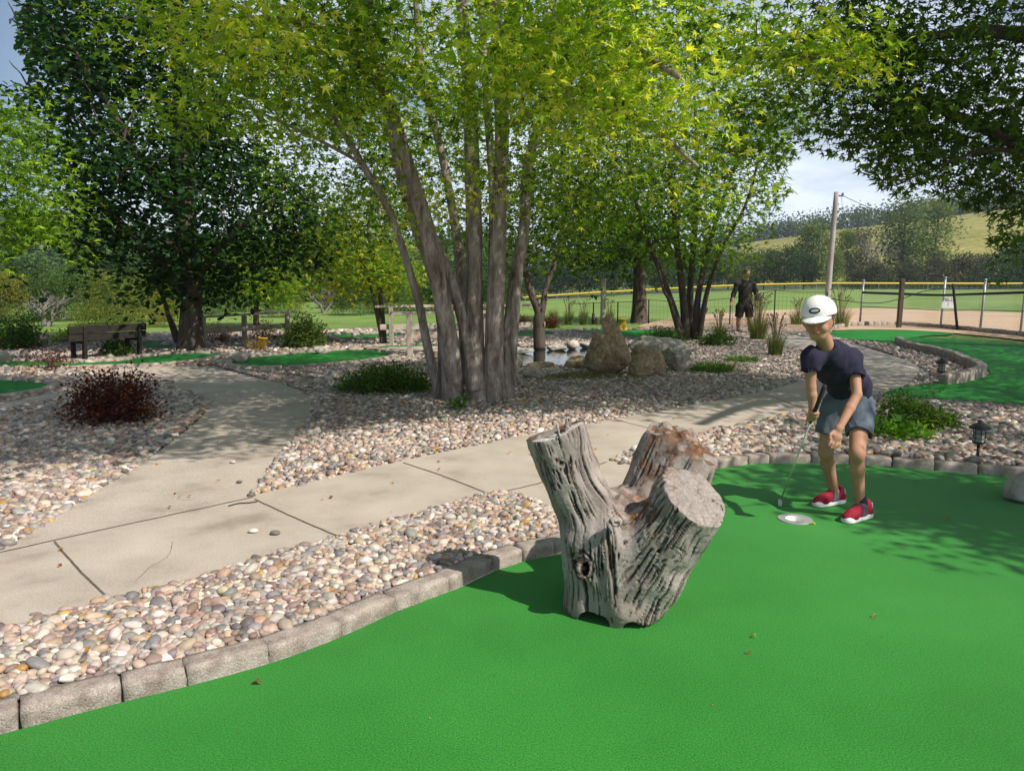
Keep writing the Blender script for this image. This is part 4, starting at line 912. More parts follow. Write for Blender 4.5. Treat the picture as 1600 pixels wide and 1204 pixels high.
# ------------------------------------------------------------------ weathered log
def build_log():
    LY = G(960, 962, 0)[1]+.06
    g = Grid((.05, LY-.42, -.02), (1.12, LY+.55, 1.0), .0055)
    segs = []
    def S(a, b, ra, rb, k=.05, **kw):
        a = np.array(a); b = np.array(b); segs.append((a, b, (ra+rb)/2)); g.cap(a, b, ra, rb, k, **kw)
    b0 = P(962, 968, LY); b0[2] = -.05
    S(b0, P(952, 850, LY), .178, .19, .06)
    S(P(928, 935, LY-.0), P(925, 845, LY), .115, .13, .05)
    l0, l1 = P(936, 850, LY+.02), P(862, 655, LY+.07); S(l0, l1, .135, .122, .05)
    r0, r1 = P(985, 915, LY-.03), P(1106, 740, LY-.20); S(r0, r1, .185, .150, .05)
    X = g.pts()
    def cut(p, n, sel, rough=.006, f=30):
        n = np.array(n, float); n /= np.linalg.norm(n); d = ((X-np.array(p))@n).astype(np.float32)
        d += (vnoise(X[::2, ::2, ::2]*f, 2).repeat(2, 0).repeat(2, 1).repeat(2, 2)[:X.shape[0], :X.shape[1], :X.shape[2]]-.5)*rough*2
        m = sel(X); g.D[m] = np.maximum(g.D[m], d[m])
    # flat sawn ends and the broken one
    ax_l = l1-l0; cut(P(863, 677, LY+.07), ax_l+np.array([-.0, -.05, .08]), lambda X: X[..., 0] < P(940, 700, LY)[0], .007)
    ax_r = (r1-r0)/np.linalg.norm(r1-r0); cR = P(1085, 770, LY-.17); nR = ax_r*.8+np.array([.18, -.42, .22]); nR /= np.linalg.norm(nR)
    cut(cR, nR, lambda X: ((X-cR)@np.cross(nR, [1, 0, 0]) > -9) & (X[..., 1] < LY+.03) & (X[..., 0] > cR[0]-.24) & (X[..., 2] > cR[2]-.17), .004, 40)
    m0, m1 = P(985, 850, LY+.13), P(1066, 655, LY+.25); S(m0, m1, .155, .128, .06)
    q0, q1 = P(1040, 800, LY+.12), P(1112, 690, LY+.13); S(q0, q1, .10, .075, .04)
    S(P(1000, 850, LY+.10), P(1072, 722, LY+.13), .13, .115, .05); S(P(955, 835, LY+.05), P(962, 797, LY+.09), .11, .10, .05)
    nn = vnoise(X[::2, ::2, ::2]*7, 2).repeat(2, 0).repeat(2, 1).repeat(2, 2)[:X.shape[0], :X.shape[1], :X.shape[2]]
    from_ = (nn-.5)*.05; from_ = (from_+np.roll(from_, 1, 0)+np.roll(from_, 1, 1)+np.roll(from_, 1, 2))/4; g.D = (g.D+from_).astype(np.float32)
    cM = P(1062, 676, LY+.22); cut(cM, (.18, -.12, 1), lambda X: (X[..., 1] > LY+.05) & (X[..., 0] > cM[0]-.25), .055, 15)
    cQ = P(1108, 712, LY+.13); cut(cQ, (.45, -.35, 1), lambda X: (X[..., 0] > cQ[0]-.04) & (X[..., 1] > LY+.02), .005, 30)
    del X
    # hollow broken top, crotch rot, knot hole, splits, notches underneath
    for c, r in ((P(1078, 672, LY+.20), .06), (P(1098, 684, LY+.17), .05), (P(1058, 664, LY+.24), .035)): g.ball(c, r, .02, 's')
    g.cap(P(1052, 700, LY+.02), P(1000, 790, LY-.10), .03, .035, .02, 's')
    kh = P(911, 886, LY-.125); g.ball(kh, (.036, .06, .05), .012); g.ball(kh+[.004, -.05, .003], (.020, .08, .031), .006, 's')
    kk = P(962, 815, LY-.20); g.ball(kk, (.032, .03, .022), .02)
    g.ball(kk+[0, -.028, 0], (.012, .02, .008), .004, 's')
    g.ball(P(884, 735, LY-.055), (.011, .03, .022), .004, 's')
    def crack(pts, r, Yf, dep=.03):
        pts = np.array([P(a, b, y) for a, b, y in pts])
        for a, b in zip(pts[:-1], pts[1:]): g.cap(a, b, r, r, .003, 's', flat=.25 if False else None)
    fy = LY-.215
    def surf_crack(px, r=.0065):
        """follow the near surface and cut into it"""
        for (a0, b0_), (a1, b1_) in zip(px[:-1], px[1:]):
            for t in np.linspace(0, 1, 7)[:-1]:
                a = a0+(a1-a0)*t; b = b0_+(b1_-b0_)*t; d = ray(a, b); d = d/np.linalg.norm(d)
                for s in np.arange(2.7, 4.3, .004):
                    p = np.array([0, 0, CAMH])+d*s; i = np.round((p-g.lo)/g.h).astype(int)
                    if (i < 0).any() or (i >= g.n).any(): continue
                    if g.D[tuple(i)] < 0:
                        surf_pts.append((p, r)); break
    surf_pts = []
    surf_crack([(1058, 786), (1050, 810), (1040, 840), (1030, 862), (1022, 890)], .007)
    surf_crack([(874, 692), (884, 730), (905, 780), (920, 810)], .005)
    surf_crack([(846, 690), (858, 740), (880, 790), (890, 830)], .0055)
    surf_crack([(985, 820), (975, 860), (978, 910)], .004); surf_crack([(940, 835), (945, 870), (935, 900), (940, 930)], .005)
    surf_crack([(1000, 860), (996, 900), (1000, 950)], .004); surf_crack([(1000, 730), (985, 760), (972, 800)], .006)
    surf_crack([(1088, 768), (1110, 780), (1128, 792)], .005); surf_crack([(1086, 770), (1082, 788), (1092, 804)], .004); surf_crack([(1090, 764), (1104, 744)], .004); surf_crack([(1088, 768), (1075, 750)], .003); surf_crack([(1088, 768), (1068, 785), (1060, 790)], .003); surf_crack([(1090, 766), (1118, 755)], .003)
    for (p, r) in surf_pts: g.ball(p, r, .002, 's')
    for (a, b), r in (((922, 958), .048), ((936, 962), .04), ((984, 980), .034), ((997, 980), .022), ((1012, 980), .012)):
        c = P(a, b, LY-.16); c[2] = 0.0; g.cap(c+[0, -.1, 0], c+[0, .25, .0], r, r*.8, .01, 's')
    g.cap(P(882, 690, LY-.02), P(888, 656, LY), .018, .013, .006); g.cap(P(874, 690, LY-.03), P(870, 664, LY-.02), .012, .009, .004)
    V, F = g.extract(); V = vsmooth(V, F, 2, .4); N = vnormals(V, F)
    # grain: follows whichever limb the surface belongs to
    W = []; H = []; T = []; LF = []
    warp = (vnoise(V*4.5, 3)-.5)*1.3
    for i, (a, b, r) in enumerate(segs):
        ab = b-a; L_ = np.linalg.norm(ab); u = ab/L_; q = V-a; t = q@u; rad = q-t[:, None]*u; e1 = np.cross(u, [0, 1, 0]); e1 /= np.linalg.norm(e1); e2 = np.cross(u, e1)
        th = np.arctan2(rad@e2, rad@e1); tc_ = np.clip(t, 0, L_); d = np.linalg.norm(q-tc_[:, None]*u, axis=1)-r
        W.append(np.exp(-np.clip(d, -.05, 1)/.016))
        cx = np.cos(th)*r; sx = np.sin(th)*r
        pp = np.stack([cx*1.0+warp*.06, sx*1.0+warp*.05, t*.05+i*3], 1)
        def ridge(f, s): n = vnoise(pp*f+s, 2); return 1-np.abs(2*n-1)
        H.append(.4*ridge(48, 3)+.6*ridge(105, 9)); T.append(vnoise(pp*26+40, 2)); LF.append(vnoise(pp*11+3, 2))
    W = np.array(W); W /= W.sum(0); Hh = (W*np.array(H)).sum(0); Tt = (W*np.array(T)).sum(0)
    kd = np.linalg.norm((V-kh)*[1, .6, .75], axis=1); sw = np.exp(-(kd/.045)**2)*.8
    Hh = Hh*(1-sw)+sw*(1-np.abs(np.sin(kd*(120+60*vnoise(V*9, 1))+warp*24+vnoise(V*30, 2)*4)))
    face = np.clip((N@nR-.82)/.12, 0, 1)*(np.abs((V-cR)@nR) < .02)
    faceL = np.clip((N@(ax_l/np.linalg.norm(ax_l))-.75)/.15, 0, 1)*(V[:, 0] < P(930, 700, LY)[0])*(V[:, 2] > P(862, 690, LY+.07)[2])
    faceM = np.clip((N[:, 2]-.2)/.4, 0, 1)*(V[:, 1] > LY+.02)*(V[:, 2] > cQ[2]-.03)
    fr = np.linalg.norm(V-cR, axis=1)
    fdir = (V-cR)/(fr[:, None]+1e-5); fcol = vnoise(V*75, 3)*.45+.4*vnoise(fdir*16+V*6, 2)+.15*(1-np.abs(np.sin(fr*(190)+warp*9+vnoise(V*20, 2)*5)))
    lo_, hi_ = np.percentile(Hh, 3), np.percentile(Hh, 97); Hh = np.clip((Hh-lo_)/(hi_-lo_), 0, 1); gr = np.clip((.50-Hh)/.50, 0, 1)
    lf = (W*np.array(LF)).sum(0)
    notface = 1-np.clip(face+faceL+faceM, 0, 1)
    V = V-N*(gr**1.2*.015*notface+(lf-.5)*.045*notface+(vnoise(V*70, 2)-.5)*.004+(1-fcol)*.004*face)[:, None]
    light = np.array([.46, .395, .355]); mid = np.array([.20, .16, .135]); dark = np.array([.045, .032, .025])
    k = np.clip(gr*1.7-.02, 0, 1)[:, None]; base = light*(Tt[:, None])+mid*(1-Tt[:, None])
    col = base*(1-k**.8)+dark*k**.8
    big = vnoise(V*9+5, 2)[:, None]; col = col*(.60+.62*big)
    fc = np.array([.30, .255, .225])*(.25+1.4*fcol[:, None]); col = col*(1-face[:, None])+fc*face[:, None]
    fc2 = np.array([.60, .54, .50])*(.6+.6*vnoise(V*70, 2)[:, None]); col = col*(1-faceL[:, None])+fc2*faceL[:, None]
    fm = np.array([.15, .085, .055])*(.4+1.1*vnoise(V*50, 3)[:, None]); fm = np.where(vnoise(V*22+9, 1)[:, None] > .55, np.array([.30, .26, .23])*(.6+.6*vnoise(V*70, 2)[:, None]), fm); col = col*(1-faceM[:, None])+fm*faceM[:, None]
    rot = np.zeros(len(V))
    for (a, b, y, s) in ((1022, 742, LY, .075), (998, 785, LY-.1, .085), (1045, 705, LY+.02, .07), (1075, 690, LY+.1, .08), (1020, 668, LY+.2, .03), (895, 672, LY, .02), (985, 800, LY-.12, .05), (885, 780, LY-.1, .02)): rot = np.maximum(rot, np.exp(-(np.linalg.norm((V-P(a, b, y))*[1, .35, 1], axis=1)/s)**2))
    rm = (rot*np.clip((vnoise(V*26+7, 3)-.38)*5, 0, 1))[:, None]; oc = np.where(vnoise(V*46+3, 2)[:, None] > .60, np.array([.33, .14, .045]), np.array([.075, .042, .026])*(.5+1.2*vnoise(V*60, 2)[:, None])); col = col*(1-rm)+oc*rm
    low = np.clip((.13-V[:, 2])/.13, 0, 1)*np.clip(vnoise(V*12, 2)*1.6, 0, 1); col = col*(1-.35*low[:, None])+np.array([.26, .17, .11])*.35*low[:, None]
    moss = np.clip((vnoise(V*8+31, 2)-.45)*3, 0, 1)*(V[:, 0] > .55)*(notface)*.12; col = col*(1-moss[:, None])+np.array([.20, .21, .15])*moss[:, None]
    o = mesh('weathered_log', V, F, attrmat('weathered_wood', rough=.9, bump=.5, bscale=240, spec=.15, speck=.25, dist=.004), None, col, True)
    tag(o, 'grey weathered forked tree stump standing on the green in front of the boy', 'tree stump')
build_log()

# ------------------------------------------------------------------ stones
def rock(name, label, c, s, seed, mat, rough=.18, cuts=5, sub=4, rz=0, ry=0, rx=0, cat='rock', group=None, sink=.12, flat=0):
    bm = bmesh.new(); bmesh.ops.create_icosphere(bm, subdivisions=sub, radius=1); V = np.array([v.co[:] for v in bm.verts]); F = np.array([[v.index for v in f.verts] for f in bm.faces]); bm.free()
    rs = np.random.default_rng(seed)
    if cuts > 12 or name == 'rock_slab': V = V/((np.abs(V)**4.5).sum(1)**(1/4.5))[:, None]*.92
    V = V*(1+rough*(vnoise(V*1.1+seed*7.7, 2)-.5)[:, None]*2)
    for _ in range(cuts):
        n = rs.normal(0, 1, 3); n /= np.linalg.norm(n); t = rs.uniform(.5, .8)+(.18 if cuts > 12 or name == 'rock_slab' else 0); d = V@n-t; m = d > 0; V[m] -= np.outer(d[m]*(.9 if cuts < 6 else 1.0), n)
    V = V*(1+rough*.3*(vnoise(V*5+seed, 3)-.5)[:, None])
    if cuts > 12: rd = 1-np.abs(2*vnoise(V*2.1+seed*3.3, 3)-1); V = V*(1+.30*(rd-.6)[:, None]+.10*(vnoise(V*7+seed, 3)-.5)[:, None]); V[:, :2] *= 1+.09*(vnoise(np.stack([V[:, 2]*7, V[:, 0]*1.2, V[:, 1]*1.2], 1)+seed, 2)-.5)[:, None]*2
    V *= np.array(s)/2
    for a, (i, j) in ((rx, (1, 2)), (ry, (2, 0)), (rz, (0, 1))):
        if a: ca, sa = math.cos(a), math.sin(a); vi, vj = V[:, i].copy(), V[:, j].copy(); V[:, i] = ca*vi-sa*vj; V[:, j] = sa*vi+ca*vj
    V[:, 2] += -V[:, 2].min()-sink*s[2]
    V += np.array(c)
    return tag(mesh(name, V, F, mat, None, None, True), label, cat, group)
M['granite'] = pmat('boulder_granite', [(.3, (.26, .235, .21)), (.55, (.42, .39, .35)), (.8, (.55, .51, .47))], scale=5, rough=.85, bump=.5, bscale=45, dist=.01, fine=(90, .25))
M['pinkrock'] = pmat('boulder_pink', [(.3, (.36, .28, .24)), (.55, (.50, .42, .36)), (.8, (.60, .53, .46))], scale=5, rough=.85, bump=.4, bscale=30, dist=.01, fine=(60, .2))
M['brownrock'] = pmat('limestone_brown', [(.25, (.16, .115, .06)), (.5, (.36, .275, .165)), (.8, (.52, .43, .30))], scale=4, rough=.95, bump=.9, bscale=12, dist=.05, fine=(25, .35))
M['greyrock'] = pmat('limestone_grey', [(.25, (.22, .19, .15)), (.5, (.40, .36, .30)), (.8, (.54, .50, .42))], scale=4, rough=.95, bump=.9, bscale=14, dist=.04, fine=(30, .3))
def g3(px, py, z=ZB): return (*G(px, py, z), z)
rock('boulder', 'round grey boulder on the green at the right edge of the photo', (G(1604, 782, 0)[0], G(1604, 782, 0)[1], 0), (.30, .26, .26), 3, M['granite'], .12, 3, cat='boulder')
rock('boulder', 'rounded boulder at the near left end of the oval green', g3(380, 566), (.36, .3, .22), 5, M['pinkrock'], .1, 3, cat='boulder', group='boulders on the greens')
rock('boulder', 'pale boulder on the far side of the oval green', g3(502, 554), (.34, .28, .2), 8, M['pinkrock'], .1, 3, cat='boulder', group='boulders on the greens')
rock('boulder', 'small boulder on the green patch behind the bench', g3(258, 540), (.2, .18, .12), 9, M['pinkrock'], .1, 3, 3, cat='boulder', group='boulders on the greens')
rock('boulder', 'boulder cut by the left edge of the photo beside the green strip', g3(0, 568), (.36, .3, .26), 12, M['pinkrock'], .1, 3, cat='boulder', group='boulders on the greens')
rock('boulder', 'small boulder on the far green behind the rounded bush', g3(526, 524), (.22, .2, .16), 13, M['pinkrock'], .1, 3, 3, cat='boulder', group='boulders on the greens')
rock('boulder', 'white lumpy stone at the near end of the farthest bed behind the bush', g3(520, 535), (.3, .2, .2), 14, M['granite'], .3, 3, 3, cat='boulder', group='boulders on the greens')
rock('boulder', 'little white stone between the two far greens', g3(553, 526), (.17, .15, .13), 15, M['granite'], .1, 2, 3, cat='boulder', group='boulders on the greens')
# pond rocks
rock('boulder', 'big brown mossy boulder at the left of the rock pile', g3(944, 584), (.66, .5, .72), 21, M['brownrock'], .2, 16, 5, group='rocks round the pond')
rock('rock_slab', 'tall leaning slab propped against the big brown boulder', (P(963, 530, 10.75)[0], 10.75, P(962, 572, 10.75)[2]), (.25, .17, .80), 22, M['brownrock'], .08, 7, 5, ry=-.42, sink=0, group='rocks round the pond')
rock('boulder', 'rust brown cracked boulder in the middle of the rock pile', g3(1012, 587), (.56, .4, .52), 25, M['brownrock'], .2, 18, 5, group='rocks round the pond')
rock('boulder', 'grey squarish boulder at the right of the rock pile', g3(1062, 581), (.42, .4, .46), 27, M['greyrock'], .2, 18, 5, rz=.4, group='rocks round the pond')
rock('boulder', 'flat pale slab lying behind the rust brown boulder', g3(1026, 566, ZB+.1), (.95, .4, .48), 29, M['greyrock'], .15, 14, group='rocks round the pond')
rock('boulder', 'low grey boulder in front of the pond', g3(836, 592), (.34, .26, .19), 31, M['greyrock'], .15, 4, group='rocks round the pond')
rock('boulder', 'round grey green boulder at the near left corner of the pond beside the trunks', g3(806, 575), (.32, .3, .28), 33, M['greyrock'], .15, 4, group='rocks round the pond')
rock('boulder', 'pinkish boulder on the far edge of the pond', g3(895, 545), (.28, .24, .22), 35, M['pinkrock'], .12, 4, group='rocks round the pond')
rock('boulder', 'long flat stone on the pond rim next to the forked tree', g3(868, 547), (.5, .24, .17), 36, M['greyrock'], .2, 5, group='rocks round the pond')
rock('boulder', 'pale flat rim stone left of the forked tree', g3(818, 552), (.42, .26, .15), 37, M['granite'], .2, 5, group='rocks round the pond')
rock('boulder', 'dark low rim stone at the near side of the pond', g3(852, 575), (.62, .26, .12), 38, M['brownrock'], .2, 6, group='rocks round the pond')
rock('boulder', 'mossy rim stone at the near right of the pond', g3(900, 576), (.56, .34, .24), 39, M['brownrock'], .2, 6, group='rocks round the pond')
rock('boulder', 'dark stone at the far left corner of the pond', g3(795, 556), (.4, .3, .17), 40, M['brownrock'], .2, 6, group='rocks round the pond')
rock('boulder', 'small grey stone at the far right corner of the pond', g3(915, 543), (.3, .22, .15), 41, M['greyrock'], .2, 4, group='rocks round the pond')
def watermat():
    m, nt, b, out = newmat('pond_water'); l = nt.links.new; b.inputs['Base Color'].default_value = (.012, .018, .012, 1); b.inputs['Roughness'].default_value = .04; b.inputs['Specular IOR Level'].default_value = .9
    t = nd(nt, 'ShaderNodeTexCoord'); n = nd(nt, 'ShaderNodeTexNoise', Scale=7, Detail=3); l(t.outputs['Object'], n.inputs[0]); bp = nd(nt, 'ShaderNodeBump', Strength=.25, Distance=.02); l(n.outputs[0], bp.inputs['Height']); l(bp.outputs[0], b.inputs['Normal']); return m
sheet('pond_water', POND, ZB-.005, watermat())

# ------------------------------------------------------------------ cup, leaves on the turf
def plain(name, c, rough=.6, metal=0, spec=.4): return pmat(name, [(.3, tuple(x*.9 for x in c)), (.7, tuple(min(1, x*1.06) for x in c))], scale=12, rough=rough, bump=0, metal=metal, spec=spec)
HC = np.array([*G(1242, 811, 0), 0])
def annulus(c, r0, r1, z, n=40):
    a = np.arange(n)/n*6.2832; V = np.concatenate([np.c_[c[0]+np.cos(a)*r, c[1]+np.sin(a)*r, np.full(n, z)] for r in (r0, r1)]); i = np.arange(n); j = (i+1) % n
    return V, np.stack([i, n+i, n+j, j], 1)
cup = thing('golf_cup', 'round white hole with a flat grey ring by the putter head', 'golf hole', HC)
V, F = annulus(HC, .058, .104, .006); V2, F2 = annulus(HC, .104, .107, .006); V2[40:, 2] = 0.0005
mb = MB(); mb.add(V, F); mb.add(V2, F2); mb.build('ring', plain('cup_ring', (.30, .30, .29), .45, .1), cup)
a = np.arange(40)/40*6.2832; V = np.concatenate([np.c_[HC[0]+np.cos(a)*.058, HC[1]+np.sin(a)*.058, np.full(40, z)] for z in (.006, -.028)]+[[[HC[0], HC[1], -.028]]]); i = np.arange(40); j = (i+1) % 40
mesh('cup_liner', V, [np.stack([i, j, 40+j, 40+i], 1), np.stack([40+i, 40+j, np.full(40, 80)], 1)], plain('cup_white', (.82, .80, .76), .5), cup, smooth=False)
def leaf_litter(px, py, s, col, label, z=0.006, ang=0):
    x, y = G(px, py, z); V, F = TO; V = V*s; V[:, 2] += .25*V[:, 0]**2/s+.012*np.sin(V[:, 1]/s*4); c, n_ = math.cos(ang), math.sin(ang)
    V = np.c_[V[:, 0]*c-V[:, 1]*n_+x, V[:, 0]*n_+V[:, 1]*c+y, V[:, 2]+z]
    tag(mesh('fallen_leaf', V, F, M['leaf'], None, np.tile(np.array(col), (len(V), 1))), label, 'leaf', 'fallen leaves')
leaf_litter(408, 1068, .045, (.28, .13, .06), 'curled brown leaf on the turf below the near edging', ang=1.2)
leaf_litter(1182, 996, .03, (.5, .38, .14), 'small tan leaf on the turf right of the log', ang=.5)
leaf_litter(1370, 962, .03, (.4, .38, .12), 'thin yellow leaf on the open turf below the boy', ang=2.1)
leaf_litter(1267, 818, .035, (.55, .42, .04), 'yellow leaf touching the ring of the hole', ang=-1.2)
leaf_litter(1170, 1018, .018, (.3, .18, .06), 'tiny brown leaf fragment in front of the small tan leaf', ang=2.8)
leaf_litter(92, 885, .03, (.36, .15, .05), 'small reddish leaf on the path near the left edge', ZB+.02, .3)
leaf_litter(1485, 808, .045, (.3, .3, .12), 'pale stalk like leaf on the shaded turf', ang=1.57)

# a scatter of small dry leaves on the beds and the paths
n = 230; pp = np.stack([rng.uniform(-5, 4.5, n), rng.uniform(2.6, 10.5, n)], 1); pp = pp[~inpoly(pp, MGpoly)]; n = len(pp)
z = np.where(inpoly(pp, mp_w) | inpoly(pp, bp_w), ZB+.022, ZB+.045); Vl, Fl, nv = leaves(np.c_[pp, z], np.full(n, .03), TO, .25)
lc = np.array([(.34, .16, .05), (.50, .33, .08), (.22, .12, .06), (.42, .24, .06), (.16, .24, .05)])[rng.integers(0, 5, n)]
tag(mesh('leaf_litter', Vl, Fl, M['leaf'], None, np.repeat(lc, nv, 0)), 'small dry leaves scattered over the pebble beds and the paths', 'leaf litter', None, 'stuff')

n = 150; pp = np.stack([rng.uniform(-2.5, 3.8, n), rng.uniform(1.6, 6.2, n)], 1); pp = pp[inpoly(pp, MGpoly)]; n = len(pp); Vl, Fl, nv = leaves(np.c_[pp, np.full(n, .004)], np.full(n, .009), TR, .2)
lc = np.array([(.34, .2, .08), (.5, .42, .2), (.12, .08, .05), (.3, .28, .1)])[rng.integers(0, 4, n)]
tag(mesh('turf_debris', Vl, Fl, M['leaf'], None, np.repeat(lc, nv, 0)), 'tiny bits of leaf and bark scattered on the large green', 'debris', None, 'stuff')
# ------------------------------------------------------------------ people
def skinmat(name, c): 
    m, nt, b, out = newmat(name); l = nt.links.new
    t = nd(nt, 'ShaderNodeTexCoord'); n = nd(nt, 'ShaderNodeTexNoise', Scale=9, Detail=5); l(t.outputs['Object'], n.inputs[0])
    l(ramp(nt, n.outputs[0], [(.3, tuple(x*.86 for x in c)), (.7, tuple(x*1.08 for x in c))]), b.inputs['Base Color'])
    b.inputs['Roughness'].default_value = .62; b.inputs['Specular IOR Level'].default_value = .3; b.inputs['Subsurface Weight'].default_value = .12; b.inputs['Subsurface Radius'].default_value = (.02, .008, .004); b.inputs['Subsurface Scale'].default_value = .6
    return m
M['skin'] = skinmat('skin', (.42, .22, .135))
M['navy'] = pmat('navy_cotton', [(.3, (.020, .018, .036)), (.7, (.034, .030, .054))], scale=14, rough=.92, bump=.35, bscale=30, dist=.012, fine=(300, .2), spec=.15)
M['shorts'] = pmat('blue_grey_cotton', [(.3, (.075, .09, .115)), (.7, (.125, .145, .175))], scale=10, rough=.9, bump=.35, bscale=24, dist=.012, fine=(260, .2), spec=.15)
M['white'] = plain('white_fabric', (.76, .75, .70), .85)
M['black'] = plain('black_fabric', (.015, .015, .017), .8)
M['red'] = pmat('red_mesh_fabric', [(.3, (.22, .012, .025)), (.7, (.36, .02, .04))], scale=60, rough=.75, bump=.4, bscale=260, dist=.003, spec=.2)
M['galvfab'] = plain('light_grey_fabric', (.40, .40, .41), .7)
M['greyfab'] = plain('grey_fabric', (.10, .09, .10), .8)
M['steel'] = plain('brushed_steel', (.55, .55, .54), .35, .35)
def unit(v): v = np.array(v, float); return v/np.linalg.norm(v)
def gridmesh(g, name, mat, parent, sm=2, disp=None, lam=.5):
    V, F = g.extract(); V = vsmooth(V, F, sm, lam)
    if disp is not None: V = V+vnormals(V, F)*disp(V)[:, None]
    return mesh(name, V, F, mat, parent, None, True)
def cloth_folds(f, a): return lambda V: (1-np.abs(2*vnoise(V*np.array(f), 2)-1)-.5)*a
def boy():
    Yl = G(1333, 814, 0)[1]; Yr = G(1288, 790, 0)[1]; Yh = (Yl+Yr)/2+.10
    root = thing('person', 'boy in a white cap navy shirt and red shoes bending over a putter', 'person', (*G(1315, 802, 0), 0))
    J = dict(anL=P(1344, 786, Yl+.07), knL=P(1339, 708, Yl-.0), hipL=P(1346, 632, Yh+.02), anR=P(1304, 768, Yr+.05), knR=P(1290, 704, Yr-.06), hipR=P(1304, 632, Yh+.03),
             pel=P(1326, 622, Yh), wa=P(1324, 598, Yh-.03), ch=P(1306, 568, Yh-.22), ne=P(1294, 545, Yh-.36), shL=P(1333, 561, Yh-.22), shR=P(1266, 556, Yh-.40),
             elL=P(1339, 616, Yh-.34), wrL=P(1311, 669, Yh-.44), elR=P(1267, 604, Yh-.40), wrR=P(1270, 636, Yh-.40), hd=P(1279, 503, Yh-.47))
    f = unit((-.52, -.84, -.13)); up = unit(np.array([-.15, -.08, 1.0])-f*np.dot((-.15, -.08, 1.0), f)); rt = np.cross(f, up)      # rt = his right... image left is -x
    hd = J['hd']
    allp = np.array(list(J.values())); g = Grid(allp.min(0)-[.14, .2, .12], allp.max(0)+[.14, .16, .16], .0048)
    # head, face
    g.ball(hd+up*.015-f*.012, (.080, .092, .098), .0)
    g.cap(hd+up*.02, hd-up*.055+f*.03, .072, .046, .03)
    g.cap(hd-up*.075+f*.045-rt*.012, hd-up*.075+f*.045+rt*.012, .022, .022, .025)      # chin
    g.cap(hd+f*.083+up*.012, hd+f*.104-up*.022, .008, .012, .012)                     # nose
    for s in (-1, 1):
        g.ball(hd+f*.074+rt*s*.030+up*.008, .011, .006, 's')                         # eye sockets
        g.ball(hd+f*.062+rt*s*.036-up*.028, .021, .02)                               # cheeks
        g.cap(hd+rt*s*.080-f*.005+up*.012, hd+rt*s*.082-f*.004-up*.016, .010, .007, .005)  # ears
        g.ball(hd+rt*s*.087-f*.0+up*.002, .005, .003, 's')
    g.cap(hd+f*.089-up*.047-rt*.014, hd+f*.089-up*.047+rt*.014, .0065, .0065, .006)    # lips
    g.cap(hd-up*.05-f*.02, J['ne']+[.01, .02, -.02], .041, .050, .02)
    # trunk under the shirt
    g.cap(J['ne']+[.01, .05, -.03], J['wa'], .062, .075, .04); g.cap(J['wa'], J['pel'], .075, .09, .03); g.cap(J['shL'], J['shR'], .034, .034, .03)
    # arms
    for s, e, w_ in (('shL', 'elL', 'wrL'), ('shR', 'elR', 'wrR')):
        g.cap(J[s], J[e], .038, .029, .02); m = J[e]*.6+J[w_]*.4; g.cap(J[e], m, .029, .030, .01); g.cap(m, J[w_], .030, .0215, .01)
    # legs
    for k, kk, a in (('hipL', 'knL', 'anL'), ('hipR', 'knR', 'anR')):
        g.cap(J[k], J[kk], .074, .046, .02); g.ball(J[kk]+[0, -.010, 0], (.042, .042, .052), .02); m = J[kk]*.68+J[a]*.32
        g.cap(J[kk], m+[0, .012, 0], .041, .043, .02); g.cap(m+[0, .012, 0], J[a], .043, .028, .02)
        g.cap(J[a], J[a]+[0, 0, -.045], .031, .034, .01)
    # hanging left hand (right in the photo)
    w0 = J['wrL']; hdir = unit(P(1301, 700, Yh-.46)-w0); side = unit(np.cross(hdir, (0, 1, 0))); side = side if side[0] > 0 else -side; nrm = np.cross(side, hdir); nrm = nrm if nrm[1] < 0 else -nrm
    pc = w0+hdir*.048; g.cap(w0, pc+hdir*.012, .023, .027, .012, flat=1.55, flatn=nrm)
    g.cap(pc-side*.018+hdir*.0, pc+side*.02+hdir*.004, .017, .016, .01)
    fin = [(-.029, .050, .25), (-.010, .062, .35), (.010, .060, .45), (.028, .046, .55)]
    for o_, ln, cu in fin:
        a = pc+hdir*.022+side*o_; b = a+unit(hdir+nrm*(-.1)*0+np.array([0, -.15-cu*.3, 0]))*ln*.5; c = b+unit(hdir*(1-cu*.6)-nrm*cu*.9*-1*0+side*(-.35)*cu+np.array([0, .25*cu, 0]))*ln*.42
        g.cap(a, b, .0095, .0085, .004); g.cap(b, c, .0085, .0072, .003)
    th0 = pc-hdir*.018-side*.026; th1 = th0+unit(hdir*.8-side*.75+np.array([0, -.5, 0]))*.032; th2 = th1+unit(hdir+side*.15+np.array([0, -.2, 0]))*.026
    g.cap(th0, th1, .012, .010, .008); g.cap(th1, th2, .010, .008, .003)
    # gripping right hand and the club line
    ph = np.array([*G(1219, 787, 0), .0]); headc = ph+[0, 0, .012]; grip_top = P(1296, 584, Yh-.12); hand = P(1270, 650, Yh-.40)
    cdir = unit(headc+[0, 0, .03]-hand); 
    g.cap(J['wrR'], hand-cdir*.012+[.004, .0, .0], .0235, .028, .012)
    g.cap(hand-cdir*.03+[-.006, .016, 0], hand+cdir*.032+[-.006, .016, 0], .022, .020, .01)
    s1 = unit(np.cross(cdir, (0, 1, 0))); s2 = np.cross(cdir, s1)
    for q in range(4):
        c0 = hand+cdir*(-.028+q*.0185); pr = None
        R_ = .0215-(q == 3)*.002
        for ai, an in enumerate(np.linspace(-.3, 3.6, 6)):
            p = c0+(np.array([-1, 0, 0])*math.cos(an)+np.array([0, -1, 0])*math.sin(an))*R_
            if pr is not None: g.cap(pr, p, .0088-.0003*ai, .0086-.0003*ai, .002)
            pr = p
    g.cap(hand-cdir*.030+[.02, -.004, 0], hand+cdir*.016+[.006, -.024, 0], .010, .008, .005)
